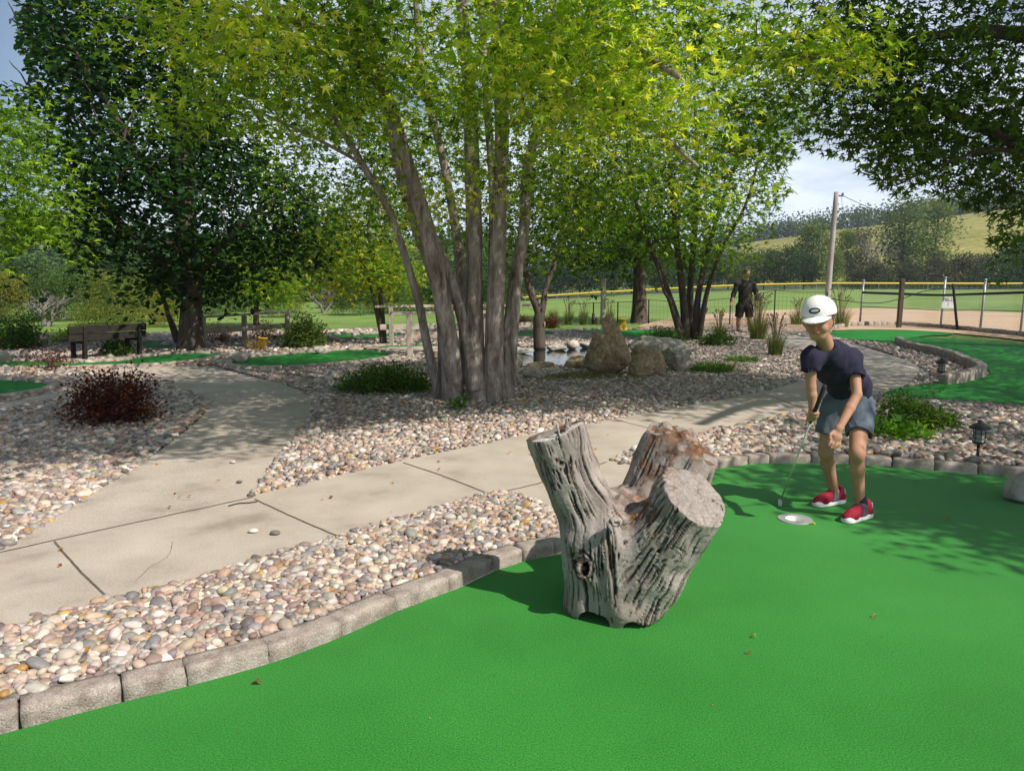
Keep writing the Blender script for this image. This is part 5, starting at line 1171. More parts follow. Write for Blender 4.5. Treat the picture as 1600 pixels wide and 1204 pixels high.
    gridmesh(g, 'body', M['skin'], root, 1)
    # eyes, lips, hair
    V0, F0 = ICO2; em = plain('eye', (.5, .48, .45), .2); im = plain('iris', (.03, .02, .015), .2)
    for s in (-1, 1):
        e = mesh('eye', V0*.0085+hd+f*.0745+rt*s*.030+up*.008, F0, em, root, None, True)
        mesh('iris', V0*.0042+hd+f*.0805+rt*s*.030+up*.007, F0, im, e, None, True)
    mb = MB(); q = [hd+f*(.0955-.10*abs(t)**1.5*.5)-up*(.047-.003*math.cos(t*60))+rt*t for t in np.linspace(-.02, .02, 7)]
    mb.tube(q, [.001, .003, .004, .0042, .004, .003, .001], 6); mb.build('mouth', plain('lip', (.36, .11, .09), .5), root, True)
    gh = Grid(hd-.15, hd+.15, .005); gh.ball(hd+up*.022-f*.017, (.086, .097, .103), 0); gh.ball(hd+f*.12-up*.03, .125, .01, 's'); gh.ball(hd-up*.16, .115, .01, 's')
    gridmesh(gh, 'hair', plain('brown_hair', (.07, .045, .03), .8), root, 1, lambda V: (vnoise(V*130, 2)-.5)*.008)
    # cap with brim
    cc = hd+up*.038-f*.008; gc = Grid(cc-.27, cc+.27, .0045)
    gc.cap(cc-f*.016+up*.012, cc+f*.008+up*.014, .095, .092, 0); gc.ball(cc+up*.02, (.092, .095, .095), .02); gc.plane(cc+up*.004, -up+f*.02); 
    SE = []
    Xc = gc.pts(); q = Xc-cc; a_, b_, c_ = q@f, q@rt, q@up
    brz = .012-3.2*b_**2-.18*np.clip(a_-.06, 0, 1)-1.2*np.clip(a_-.08, 0, 1)**2
    rr = np.sqrt((np.clip((a_-.045)/.128, -2, 2))**2+(b_/.080)**2); dbr = np.maximum(np.maximum(np.abs(c_-brz)-.0035, (rr-1)*.09), .03-a_)
    gc.D = np.minimum(gc.D, dbr.astype(np.float32))
    
    for an in np.arange(6)/6*math.pi*2+.52:
        for el in np.linspace(.12, 1.5, 60):
            d_ = (f*math.cos(an)+rt*math.sin(an))*math.cos(el)+up*math.sin(el); lo_, hi_ = .04, .2
            for _ in range(12):
                m_ = (lo_+hi_)/2; i_ = np.round((cc+up*.01+d_*m_-gc.lo)/gc.h).astype(int)
                if gc.D[tuple(i_)] < 0: lo_ = m_
                else: hi_ = m_
            SE.append(cc+up*.01+d_*(lo_+.0045))
    for p_ in SE: gc.ball(p_, .0042, .002, 's')
    gc.ball(cc+up*.114, (.009, .009, .005), .003)
    cap = gridmesh(gc, 'cap', M['white'], root, 2)
    # oval ring emblem on the cap front
    fc = unit(f+up*.42+rt*.12*0); 
    nseg = 36; V = []; F = []
    def capsurf(u_, v_):
        d = unit(fc+rt*u_+np.cross(rt, fc)*v_); lo, hi = .05, .2
        for _ in range(24):
            m_ = (lo+hi)/2; i = np.round((cc+d*m_-gc.lo)/gc.h).astype(int)
            if gc.D[tuple(i)] < 0: lo = m_
            else: hi = m_
        return cc+d*(lo+.005)
    for i in range(nseg):
        t = i/nseg*6.2832
        for (ra, rb) in ((.29, .155), (.20, .075)): V.append(capsurf(math.cos(t)*ra, math.sin(t)*rb))
    V = np.array(V)
    r_o = np.linalg.norm(V[0::2]-cc, axis=1); 
    for k in (0, 1):                                       # smooth the ring so that it lies evenly
        rr_ = np.linalg.norm(V[k::2]-cc, axis=1); rs_ = (rr_+np.roll(rr_, 1)+np.roll(rr_, -1)+np.roll(rr_, 2)+np.roll(rr_, -2))/5; V[k::2] = cc+(V[k::2]-cc)*((rs_+.001)/rr_)[:, None]
    i = np.arange(nseg); j = (i+1) % nseg
    mesh('emblem', V, np.stack([2*i, 2*j, 2*j+1, 2*i+1], 1), M['black'], cap)
    # shirt
    gs = Grid(allp.min(0)-[.14, .2, .12], allp.max(0)+[.14, .16, .16], .006)
    tor = unit(J['ne']-J['wa']); lat = unit(J['shL']-J['shR']); dep = np.cross(tor, lat)
    for s, e_ in (('shL', 'elL'), ('shR', 'elR')):
        a = J[s]; b = J[s]*.38+J[e_]*.62; gs.cap(a, b, .050, .056, .0)
        d = unit(b-a); gs.cap(b+d*.03, b+d*.09, .075, .075, .004, 's'); gs.cap(b-d*.03, b+d*.03, .050, .05, .002, 's')
    gs.cap(J['wa']+tor*-.03, J['ch'], .112, .121, .02, flat=1.22, flatn=dep); gs.cap(J['ch']+tor*-.02, J['ne']*.5+J['ch']*.5, .122, .098, .04, flat=1.25, flatn=dep)
    gs.cap(J['shL']-lat*.02, J['shR']+lat*.02, .050, .050, .045); gs.cap(J['ch']*.4+J['ne']*.6, J['ne'], .085, .062, .03)
    hem = J['wa']+tor*-.10; gs.cap(J['wa']+tor*-.02, hem, .122, .130, .03, flat=1.08, flatn=dep); gs.cap(hem-tor*.115, hem-tor*.17, .15, .16, .006, 's')
    gs.ball(J['ne']+tor*.06+f*.015, (.060, .060, .045), .01, 's')
    gridmesh(gs, 'shirt', M['navy'], root, 2, cloth_folds((15, 11, 8), .016))
    mb = MB(); 
    # shorts
    gt = Grid(J['pel']-[.24, .25, .34], J['pel']+[.24, .25, .16], .006)
    gt.cap(J['wa']-tor*.05, J['pel']+[0, .01, -.01], .108, .122, 0, flat=1.1, flatn=(0, 1, 0)); 
    for k, kk, dx in (('hipL', 'knL', .002), ('hipR', 'knR', -.006)):
        a = J[k]+[0, 0, -.005]; b = J[k]*.36+J[kk]*.64+[dx, 0, 0]; gt.cap(a, b, .082, .079, .025)
        d = unit(J[kk]-J[k]); gt.cap(b+d*.085, b+d*.25, .115, .115, .004, 's')
        gt.plane(np.array([0, 0, P(1325, 677, Yh)[2]]), (0, 0, -1))
    for k, kk in (('hipL', 'knL'), ('hipR', 'knR')): gt.cap(J[kk]*.5+J[k]*.5+[0, 0, -.02], J[kk]+[0, 0, -.05], .066, .070, .003, 's')
    gridmesh(gt, 'shorts', M['shorts'], root, 1, cloth_folds((20, 16, 7), .012))
    # socks and shoes
    for an, heel, toe, lab, up_ in (('anL', (1357, 806), (1311, 820), 'L', 1), ('anR', (1316, 784), (1256, 795), 'R', 0)):
        h = np.array([*G(*heel, 0), 0]); t = np.array([*G(*toe, 0), 0]); d = unit(t-h); t = h+d*min(max(np.linalg.norm(t-h)*1.12, .245), .275); n = np.array([-d[1], d[0], 0]); A = J[an]
        if up_:
            gk = Grid(A-.12, A+.12, .005); gk.cap(A+[0, 0, .035], (h+d*.06)+[0, 0, .05], .037, .042, 0); gridmesh(gk, 'sock', M['black'], root, 1)
        sh = thing_part = None
        lo = np.minimum(h, t)-.1; hi = np.maximum(h, t)+.1; lo[2] = -.02; hi[2] = .16
        gu = Grid(lo, hi, .0042); gu.cap(h+d*.035+[0, 0, .045], t-d*.055+[0, 0, .032], .040, .037, 0); gu.cap(h+d*.03+[0, 0, .04], h+d*.04+[0, 0, .088], .037, .036, .02); gu.cap(h+d*.07+[0, 0, .075], t-d*.08+[0, 0, .045], .033, .03, .03)
        gu.cap(t-d*.075+n*.012+[0, 0, .035], t-d*.04-n*.005+[0, 0, .03], .036, .030, .01)
        gu.cap(A+[0, 0, .0], A+[0, 0, .06], .033, .036, .004, 's'); gu.plane((0, 0, .022), (0, 0, -1)); 
        upper = gridmesh(gu, 'shoe', M['red'], root, 1)
        gl = Grid(lo, hi, .0042); gl.cap(h+d*.033+[0, 0, .012], t-d*.05+[0, 0, .012], .044, .044, 0); gl.cap(h+d*.02+[0, 0, .03], h+d*.03+[0, 0, .03], .034, .036, .01); gl.plane((0, 0, .036), np.array([d[0]*.12, d[1]*.12, 1])); gl.plane((0, 0, .002), (0, 0, -1))
        gridmesh(gl, 'sole', M['white'], upper, 1)
        gst = Grid(lo, hi, .0042); gst.cap(h+d*.07+[0, 0, .077], t-d*.08+[0, 0, .047], .0385, .036, 0); gst.cap(h+d*.035+[0, 0, .045], t-d*.055+[0, 0, .034], .0455, .0425, .03)
        gst.plane(h+d*.165, d+[0, 0, .5]); gst.plane(h+d*.085, -d); gst.plane((0, 0, .03), (0, 0, -1)); gridmesh(gst, 'strap', M['greyfab'], upper, 1)
        gst = Grid(lo, hi, .0042); gst.cap(h+d*.03+[0, 0, .04], h+d*.034+[0, 0, .085], .041, .038, 0); gst.plane(h+d*.028, d); gst.plane((0, 0, .03), (0, 0, -1)); gst.plane((0, 0, .1), (0, 0, 1)); gridmesh(gst, 'heel_tab', M['galvfab'], upper, 1)
    # the club is held, so it is its own thing
    pt = thing('golf_putter', 'steel putter held in the boy\'s right hand', 'putter', ph)
    mb = MB(); top = hand-cdir*.26; mb.tube([hand+cdir*.05, headc+[.004, 0, .02]], [.0055, .0045], 10); mb.build('shaft', M['steel'], pt, True)
    mb = MB(); mb.tube([top, hand, hand+cdir*.06], [.0135, .0115, .009], 10); mb.build('grip', M['black'], pt, True)
    mb = MB(); mb.box(ph+[-.012, -.03, .016], (.024, .105, .026), rz=-.35, bev=.005); mb.build('club_head', M['steel'], pt)
    mb = MB(); mb.add(ICO3[0]*.0213+(pc+hdir*.040+np.array([-.012, .014, 0])), ICO3[1]); b_ = mb.build('golf_ball', plain('yellow_ball', (.55, .5, .08), .4), None, True); tag(b_, 'yellow golf ball held in the boy\'s lowered left hand', 'golf ball')
boy()

def adult(name, label, J, cols, h=.012, hair=None, bend=False, rs=1.0, facing=(0, -1, 0)):
    """J: joints; a single skin body with shirt, shorts and shoes over it"""
    root = thing('person', label, 'person', (J['anL'][0], J['anL'][1], ZB))
    pts = np.array([v for v in J.values()]); lo, hi = pts.min(0)-.3, pts.max(0)+.3
    f = unit(facing); up = unit(J['hd']-J['ne']); rt = unit(np.cross(f, up)); f = np.cross(up, rt); hd = J['hd']
    g = Grid(lo, hi, h); g.ball(hd+up*.02, (.082, .10, .115), 0); g.cap(hd-up*.04+f*.02, hd-up*.085+f*.045, .06, .035, .03); g.cap(hd+f*.1+up*.01, hd+f*.118-up*.02, .01, .014, .01); g.cap(hd-up*.06, J['ne'], .058, .065, .02)
    for s in (-1, 1): g.cap(hd+rt*s*.088+up*.02, hd+rt*s*.088-up*.02, .014, .01, .006)
    g.cap(J['ne'], J['pel'], .09, .095, .04)
    for s, e, w_ in (('shL', 'elL', 'wrL'), ('shR', 'elR', 'wrR')):
        g.cap(J[s], J[e], .055, .045, .02); g.cap(J[e], J[w_], .045, .032, .02); d = unit(J[w_]-J[e])
        g.cap(J[w_], J[w_]+d*.07, .034, .04, .01, flat=1.4, flatn=(0, 1, 0))
        for q in range(4): a = J[w_]+d*.08+np.array([(q-1.5)*.02, 0, 0]); g.cap(a, a+d*(.06 if q in (1, 2) else .045)+[0, -.012, 0], .0115, .010, .003)
        a = J[w_]+d*.03+np.array([-.035, -.01, 0]); g.cap(a, a+d*.045+[-.012, -.01, 0], .014, .011, .006)
    for k, kk, a in (('hipL', 'knL', 'anL'), ('hipR', 'knR', 'anR')): g.cap(J[k], J[kk], .095, .065, .03); g.cap(J[kk], J[kk]*.6+J[a]*.4, .06, .062, .02); g.cap(J[kk]*.6+J[a]*.4, J[a], .062, .042, .02)
    gridmesh(g, 'body', M['skin'], root, 1)
    g = Grid(lo, hi, h); tor = unit(J['ne']-J['pel']); lat = unit(J['shL']-J['shR']); dep = np.cross(tor, lat); ch = J['ne']*.65+J['pel']*.35; wa = J['pel']*.8+J['ne']*.2
    g.cap(wa, ch, .175, .18, 0, flat=1.3, flatn=dep); g.cap(ch, J['ne']-tor*.06, .17, .11, .05, flat=1.3, flatn=dep); g.cap(J['ne']-tor*.08, J['ne'], .1, .075, .03); g.cap(J['shL']-lat*.03, J['shR']+lat*.03, .075, .075, .06)
    for s, e, w_ in (('shL', 'elL', 'wrL'), ('shR', 'elR', 'wrR')):
        b = J[s]*.3+J[e]*.7
        if name == 'man': g.cap(J[s], J[e], .08, .06, .03); b = J[e]*.2+J[w_]*.8; g.cap(J[e], b, .06, .048, .02)
        else: g.cap(J[s], b, .08, .076, .03)
        d = unit(b-J[s]); d = unit(b-J[s]); g.cap(b+d*.01, b+d*.1, .1, .1, .003, 's')
    g.cap(wa, J['pel']-tor*.02, .175, .18, .02, flat=1.3, flatn=dep); g.ball(J['ne']+tor*.07, .07, .01, 's')
    gridmesh(g, 'shirt', cols[0], root, 2, cloth_folds((9, 9, 7), .02))
    g = Grid(lo, hi, h); g.cap(J['hipL'], J['hipR'], .125, .125, 0)
    for k, kk in (('hipL', 'knL'), ('hipR', 'knR')): b = J[k]*.12+J[kk]*.88; g.cap(J[k], b, .12, .105, .03); d = unit(J[kk]-J[k]); g.cap(b+d*.095, b+d*.3, .14, .14, .003, 's')
    gridmesh(g, 'shorts', cols[1], root, 2, cloth_folds((9, 9, 7), .015))
    for a in ('anL', 'anR'):
        A = J[a]; g = Grid(A-[.3, .3, .2], A+[.3, .3, .2], .01); z0 = ZB+.01; g.cap((A[0], A[1], z0+.06), (A[0]+f[0]*.16, A[1]+f[1]*.16-.02, z0+.035), .05, .045, 0); g.plane((0, 0, z0), (0, 0, -1)); g.plane((0, 0, z0+.12), (0, 0, 1)); gridmesh(g, 'shoe', cols[2], root, 1)
    if hair is not None:
        g = Grid(hd-.2, hd+.2, .01); g.ball(hd+up*.032-f*.014, (.092, .11, .12), 0); g.ball(hd+f*.16-up*.05, .17, .01, 's'); g.ball(hd-up*.18, .15, .01, 's')
        if hair[1] == 'cap': g.cap(hd+f*.08+up*.06, hd+f*.17+up*.05, .05, .05, .0, flat=5, flatn=up)
        gridmesh(g, 'hair' if hair[1] != 'cap' else 'cap', hair[0], root, 1)
    return root
Ym = G(1163, 520, ZB)[1]
def PM(px, py, dy=0): return P(px, py, Ym+dy)
J = dict(hd=PM(1167, 428, -.03), ne=PM(1165, 437.5), shL=PM(1177, 444), shR=PM(1152, 444), elL=PM(1183, 463, -.08), wrL=PM(1180, 476, -.15), elR=PM(1146, 460, .02), wrR=PM(1144, 471, -.1), pel=PM(1164, 476), hipL=PM(1170, 479), hipR=PM(1157, 479), knL=PM(1171, 498, -.05), anL=PM(1172, 516), knR=PM(1154, 498), anR=PM(1153, 516, .1))
adult('man', 'man in a dark shirt and dark shorts standing by the tall grasses', J, [plain('dark_olive_shirt', (.030, .028, .024), .9), plain('dark_shorts', (.018, .017, .02), .9), plain('grey_shoe', (.16, .16, .17), .7)], hair=(plain('grey_hair', (.10, .085, .075), .8), 'hair'), facing=(.35, -1, -.1))
gp_ = np.array([*G(1144, 521, ZB), ZB]); pt = thing('golf_putter', 'thin putter held upright by the standing man', 'putter', gp_)
mb = MB(); mb.tube([PM(1144, 472, -.12), gp_+[0, 0, .02]], [.009, .008], 8); mb.build('shaft', M['greyfab'], pt, True); mb = MB(); mb.box(gp_+[-.02, 0, .018], (.1, .03, .03), bev=.005); mb.build('club_head', M['steel'], pt)
Yb = G(1090, 516, ZB)[1]
def PB(px, py, dy=0): return P(px, py, Yb+dy)
J = dict(hd=PB(1068, 461, -.1), ne=PB(1074, 468, -.08), shL=PB(1076, 472, -.2), shR=PB(1076, 471, .18), elL=PB(1078, 485, -.22), wrL=PB(1076, 495, -.25), elR=PB(1074, 484, .15), wrR=PB(1072, 495, .1), pel=PB(1096, 480), hipL=PB(1098, 483, -.09), hipR=PB(1098, 483, .09), knL=PB(1094, 499, -.1), anL=PB(1096, 513, -.1), knR=PB(1092, 499, .1), anR=PB(1090, 512, .12))
adult('stooper', 'person in a blue patterned shirt bending over behind the many stemmed maple', J, [pmat('blue_plaid', [(.35, (.06, .09, .2)), (.5, (.16, .22, .34)), (.65, (.38, .42, .5))], scale=16, rough=.9, bump=0, stretch=(1, 1, 3)), plain('khaki', (.14, .11, .07), .9), plain('pale_shoe', (.5, .52, .5), .7)], hair=(plain('pale_cap', (.5, .5, .5), .8), 'cap'), facing=(-1, -.3, -.5))
# ------------------------------------------------------------------ timber, posts, bench
def beam(mb, a, b, w_, h_, up=(0, 0, 1)):
    a = np.array(a, float); b = np.array(b, float); d = b-a; L_ = np.linalg.norm(d); d /= L_; u = np.array(up, float); u -= d*(u@d); u /= np.linalg.norm(u); s = np.cross(d, u)
    m = MB(); m.box((0, 0, 0), (L_, w_, h_), bev=min(w_, h_)*.08); V = m.V[0]; F = m.F3[0]
    mb.add((a+b)/2+V[:, 0:1]*d+V[:, 1:2]*s+V[:, 2:3]*u, F)
def part_beam(name, a, b, w_, h_, mat, root, up=(0, 0, 1)): mb = MB(); beam(mb, a, b, w_, h_, up); return mb.build(name, mat, root)
b1 = np.array([*G(133, 563, ZB), ZB]); b2 = np.array([*G(218, 556, ZB), ZB]); d = unit(b2-b1); nb = np.array([-d[1], d[0], 0])
bench = thing('park_bench', 'dark wooden bench seen from behind next to the green strip', 'bench', b1)
for q in (b1, b2):
    part_beam('leg', q, q+[0, 0, .62]+nb*-.06, .06, .09, M['darkwood'], bench, up=nb)
    part_beam('leg', q+nb*.42, q+nb*.40+[0, 0, .36], .06, .08, M['darkwood'], bench, up=nb)
    part_beam('seat_support', q+[0, 0, .33], q+nb*.46+[0, 0, .34], .05, .07, M['darkwood'], bench)
for k, z in enumerate((.42, .56)): part_beam('backrest', b1-d*.27+nb*(-.02-.02*k)+[0, 0, z], b2+d*.14+nb*(-.02-.02*k)+[0, 0, z], .04, .13, M['darkwood'], bench)
for k in range(3): part_beam('seat', b1-d*.27+nb*(.08+.15*k)+[0, 0, .385], b2+d*.14+nb*(.08+.15*k)+[0, 0, .385], .13, .04, M['darkwood'], bench)
# rail fence
fb = [np.array([*G(a, b, ZB), ZB]) for a, b in ((318, 541), (382, 535), (449, 530))]
rf = thing('rail_fence', 'low pale timber rail fence with a flat top rail right of the oak', 'fence', fb[0])
for q in fb: part_beam('post', q+[0, 0, -.05], q+[.02, 0, .62], .10, .10, M['post'], rf, up=(0, 1, 0))
dd = unit(fb[2]-fb[0]); part_beam('rail', fb[0]-dd*.12+[0, 0, .64], fb[2]+dd*.25+[0, 0, .67], .17, .045, M['wood'], rf); part_beam('rail', fb[0]+[0, .07, .32], fb[2]+dd*.25+[0, .07, .34], .035, .12, M['wood'], rf)
# footbridge railings behind the clump
fr = [np.array([*G(641, 559, ZB), ZB]), np.array([*G(700, 557, ZB), ZB]), np.array([*G(760, 555, ZB), ZB])]; bk = [np.array([*G(612, 541, ZB), ZB]), np.array([*G(720, 540, ZB), ZB]), np.array([*G(838, 535, ZB), ZB])]
br = thing('footbridge', 'small weathered timber footbridge with railings behind the tall clump', 'footbridge', fr[0])
for q in fr: part_beam('post', q+[0, 0, -.05], q+[0, 0, .82], .10, .10, M['post'], br, up=(0, 1, 0))
for q in bk: part_beam('post', q+[0, 0, -.05], q+[0, 0, .84], .09, .09, M['post'], br, up=(0, 1, 0))
part_beam('rail', fr[0]+[-.35, 0, .83], fr[2]+[.12, 0, .83], .16, .05, M['wood'], br); part_beam('rail', fr[0]+[-.0, -.0, .42], fr[2]+[.0, 0, .42], .05, .12, M['wood'], br)
part_beam('rail', bk[0]+[-.35, 0, .87], bk[2]+[.15, 0, .87], .16, .05, M['wood'], br); part_beam('rail', bk[0]+[-.25, 0, .42], bk[2]+[.2, 0, .42], .05, .12, M['wood'], br)
part_beam('deck', (fr[0]+bk[0])/2+[-.2, 0, .03], (fr[2]+bk[2])/2+[0, 0, .03], .9, .05, M['wood'], br)
# posts and poles
def round_post(name, label, cat, base, top, r, mat, group=None):
    mb = MB(); b = np.array(base, float); t = np.array(top, float); s = [b+(t-b)*k for k in np.linspace(0, 1, 8)]; mb.tube(s, np.linspace(r*1.08, r*.92, 8), 14, wob=.02); o = mb.build(name, mat, None, True); o.location = (0, 0, 0); return tag(o, label, cat, group)
q = np.array([*G(942, 506, ZB), ZB]); round_post('wooden_post', 'pale round wooden post standing left of the leaning rock slab', 'post', q, q+[0, 0, (506-436)/1200*q[1]], .085, M['post'])
for a, b, c, lab in ((927, 506, 489, 'taller dark stump post beside the pale round post'), (933, 507, 496, 'shorter dark stump post beside the pale round post')):
    q = np.array([*G(a, b, ZB), ZB]); round_post('stump_post', lab, 'post', q, q+[0, 0, (b-c)/1200*q[1]], .055, M['darkbark'])
PY = 30.0; up0 = thing('utility_pole', 'tall leaning grey wooden utility pole behind the boy', 'utility pole', (P(1291, 480, PY)[0], PY, ZB))
pb = P(1291, 480, PY); pb[2] = ZB; pt_ = P(1307, 300, PY); mb = MB(); s = [pb+(pt_-pb)*k for k in np.linspace(0, 1, 10)]; mb.tube(s, np.linspace(.115, .085, 10), 14, wob=.03); mb.build('pole', M['palebark'], up0, True)
mb = MB(); mb.box(pt_+[.14, 0, -.14], (.16, .05, .05)); mb.box(pt_+[.24, 0, -.1], (.06, .06, .14)); mb.build('bracket', M['greyfab'], up0)
cb = MB(); e1 = P(1425, 345, PY+2); s = spline([pt_+[.2, 0, -.12], (pt_+e1)/2+[0, 0, -.12], e1], 8); cb.tube(s, .012, 6, cap=False)
tag(cb.build('cable', M['black'], None, True), 'thin dark cable running right from the top of the utility pole', 'cable')
cb = MB(); s = spline([pt_+[.2, 0, -.12], P(1320, 340, PY), P(1345, 360, PY+1)], 6); cb.tube(s, .008, 5, cap=False); tag(cb.build('cable', M['black'], None, True), 'slack thin wire drooping from the top of the utility pole', 'cable')
# outfield fence with yellow cap
yl = [(780, 467.5), (870, 461), (940, 456.5), (1040, 451), (1110, 447.5), (1180, 444.8), (1250, 443.3), (1310, 442.5), (1450, 442.8), (1620, 443)]
of = thing('outfield_fence', 'long outfield fence with a bright yellow cap along its top', 'fence', P(1200, 445, 138))
tp = spline([P(a, b, 138) for a, b in yl], 6); mb = MB(); mb.tube(tp, .16, 8); mb.build('top_cap', plain('yellow_cap', (.62, .44, .03), .6), of, True)
dm = MB(); tz = np.array([float(terr(p[0], p[1])) for p in tp])
for i in range(0, len(tp)-1):
    for t in np.linspace(0, 1, 5)[:-1]:
        p = tp[i]*(1-t)+tp[i+1]*t; z = tz[i]*(1-t)+tz[i+1]*t
        dm.tube([(p[0], p[1], z-.1), (p[0], p[1], p[2])], .02, 5, cap=False)
for hz in (.25, .5, .75): dm.tube([np.array([p[0], p[1], z+(p[2]-z)*hz]) for p, z in zip(tp, tz)], .008, 4, cap=False)
dm.build('chain_link', plain('dull_steel', (.2, .2, .19), .6, .3), of)
for i in range(0, len(tp), 3):
    mb = MB(); p = tp[i]; mb.tube([(p[0], p[1]-.06, tz[i]-.1), (p[0], p[1]-.06, p[2])], .05, 6); mb.build('post', plain('fence_post', (.38, .38, .36), .5, .3) if i == 0 else bpy.data.materials['fence_post'], of)
# near chain link fence with the FIELD 1 sign
M['galv'] = plain('galvanised_post', (.36, .37, .37), .5, .3)
cf = thing('chain_link_fence', 'chain link fence with grey posts carrying the field sign in front of the dirt infield', 'fence', g3(1469, 514))
posts = [(1343, 509, 441), (1469, 514, 437), (1531, 518, 440), (1594, 521, 436), (1662, 525, 436)]
PT = []
for a, b, c in posts:
    q = np.array([*G(a, b, ZB), ZB]); t = q+[.0, 0, (b-c)/1200*q[1]+.02]; t[0] += (t[2]-ZB)*.03; mb = MB(); mb.tube([q, t], .032, 10); mb.tube([t, t+[0, 0, .05]], [.045, .03], 10); mb.build('post', M['galv'], cf, True); PT.append((q, t))
wires = MB()
for (q0, t0), (q1, t1) in zip(PT[:-1], PT[1:]):
    L_ = np.linalg.norm(q1-q0); H_ = t0[2]-ZB-.25; n = int(L_/.075)
    for k in range(-int(H_/.075), n):
        for sgn in (0, 1):
            s0 = max(0, -k)*.075; s1 = min(H_, (n-k)*.075); x0 = (k*.075+s0)/L_; x1 = (k*.075+s1)/L_
            if sgn: a = q0+(q1-q0)*x0+[0, 0, H_-s0]; b = q0+(q1-q0)*x1+[0, 0, H_-s1]
            else: a = q0+(q1-q0)*x0+[0, 0, s0]; b = q0+(q1-q0)*x1+[0, 0, s1]
            wires.tube([a, b], .0022, 3, cap=False)
wires.build('chain_link', M['galv'], cf)
for z, r, m in ((0.0, .01, 'galv'),):
    mb = MB(); mb.tube([PT[0][0]+[0, 0, .62], PT[1][0]+[0, 0, .55], PT[2][0]+[0, 0, .60], PT[4][0]+[0, 0, .62]], .010, 6, cap=False); mb.build('wire', M['black'], cf, True)
mb = MB(); mb.tube(spline([PT[0][0]+[0, -.05, 1.05], PT[0][0]*.5+PT[1][0]*.5+[0, -.05, 1.02], PT[1][0]+[0, -.05, 1.0], PT[2][0]+[0, -.05, 1.06], PT[4][0]+[0, -.05, 1.16]], 6), .035, 8, wob=.1)
rn = mb.build('rolled_net', plain('black_net', (.02, .03, .025), .9), None, True); tag(rn, 'dark rolled netting strung along the grey fence posts', 'netting')
mb = MB(); mb.tube(spline([P(1292, 466, 22.5), P(1340, 472, 22), P(1375, 473, 22), P(1410, 466, 22), P(1455, 453, 22), P(1530, 451, 22), P(1610, 442, 22)], 8), .011, 6, cap=False)
tag(mb.build('cable', M['black'], None, True), 'sagging dark cable looping from behind the boy to the right edge', 'cable')
q = np.array([*G(1404, 513, ZB), ZB]); tag(part_beam('wooden_post', q, q+[.02, 0, (513-436)/1200*q[1]], .12, .12, M['darkbark'], None, up=(0, 1, 0)), 'brown square post between the grey fence posts', 'post')
q = np.array([*G(1496, 517, ZB), ZB]); round_post('leaning_post', 'thin dark leaning post right of the field sign', 'post', q, P(1489, 443, q[1]), .035, M['black'])
# sign
sgn_ = np.array(PT[1][0]); sy = sgn_[1]-.06; s0 = P(1472, 464, sy); s1 = P(1490.5, 481.5, sy)
sg = thing('field_sign', 'small white sign reading FIELD 1 on the chain link fence', 'sign', ((s0[0]+s1[0])/2, sy, s1[2]))
mb = MB(); mb.box(((s0[0]+s1[0])/2, sy, (s0[2]+s1[2])/2), (s1[0]-s0[0], .012, s0[2]-s1[2])); mb.build('panel', plain('sign_white', (.72, .73, .74), .5), sg)
def text_part(name, body, loc, size, mat, parent, bold=.0):
    cu = bpy.data.curves.new(name, 'FONT'); cu.body = body; cu.size = size; cu.align_x = 'CENTER'; cu.align_y = 'CENTER'; cu.extrude = .001; cu.offset = bold
    ob = bpy.data.objects.new('tmp', cu); C.objects.link(ob); dg = bpy.context.evaluated_depsgraph_get(); me = bpy.data.meshes.new_from_object(ob.evaluated_get(dg)); bpy.data.objects.remove(ob)
    me.materials.clear(); me.materials.append(mat); o = bpy.data.objects.new(name, me); C.objects.link(o); o.parent = parent; o.location = np.array(loc)-np.array(parent.location); o.rotation_euler = (R(90), 0, 0); return o
M['ink'] = plain('sign_ink', (.10, .11, .13), .7)
sx = (s0[0]+s1[0])/2; text_part('lettering', 'FIELD', (sx, sy-.008, P(1481, 468.5, sy)[2]), .135, M['ink'], sg, .003); text_part('numeral', '1', (sx, sy-.008, P(1481, 476, sy)[2]), .16, M['ink'], sg, .0)
# thin dark garden fence on the left of the infield
gf = thing('wire_fence', 'thin dark wire fence with slim posts behind the pond bed', 'fence', g3(965, 504)); pp = []
for a, b, c in ((889, 504, 474), (927, 503, 473), (965, 504, 472), (1013, 507, 468), (1072, 508, 470), (1140, 508, 466), (1209, 508, 454), (1290, 509, 457)):
    q = np.array([*G(a, b, ZB), ZB]); t = q+[0, 0, (b-c)/1200*q[1]]; pp.append((q, t)); mb = MB(); mb.tube([q, t], .022, 8); mb.build('post', M['black'], gf, True)
mb = MB()
for i in range(len(pp)-1):
    a, b = pp[i][1], pp[i+1][1]; mb.tube([a, (a+b)/2-[0, 0, .03], b], .009, 5, cap=False)
mb.build('top_wire', M['black'], gf, True)
wires = MB()
for i in range(len(pp)-1):
    (q0, t0), (q1, t1) = pp[i], pp[i+1]; L_ = np.linalg.norm(q1-q0); n = int(L_/.12)
    for k in range(n): x = k/n; wires.tube([q0+(q1-q0)*x, t0+(t1-t0)*x], .0018, 3, cap=False)
    for z in np.arange(.1, .95, .12): wires.tube([q0+(t0-q0)*z, q1+(t1-q1)*z], .0018, 3, cap=False)
wires.build('mesh_wire', M['black'], gf)
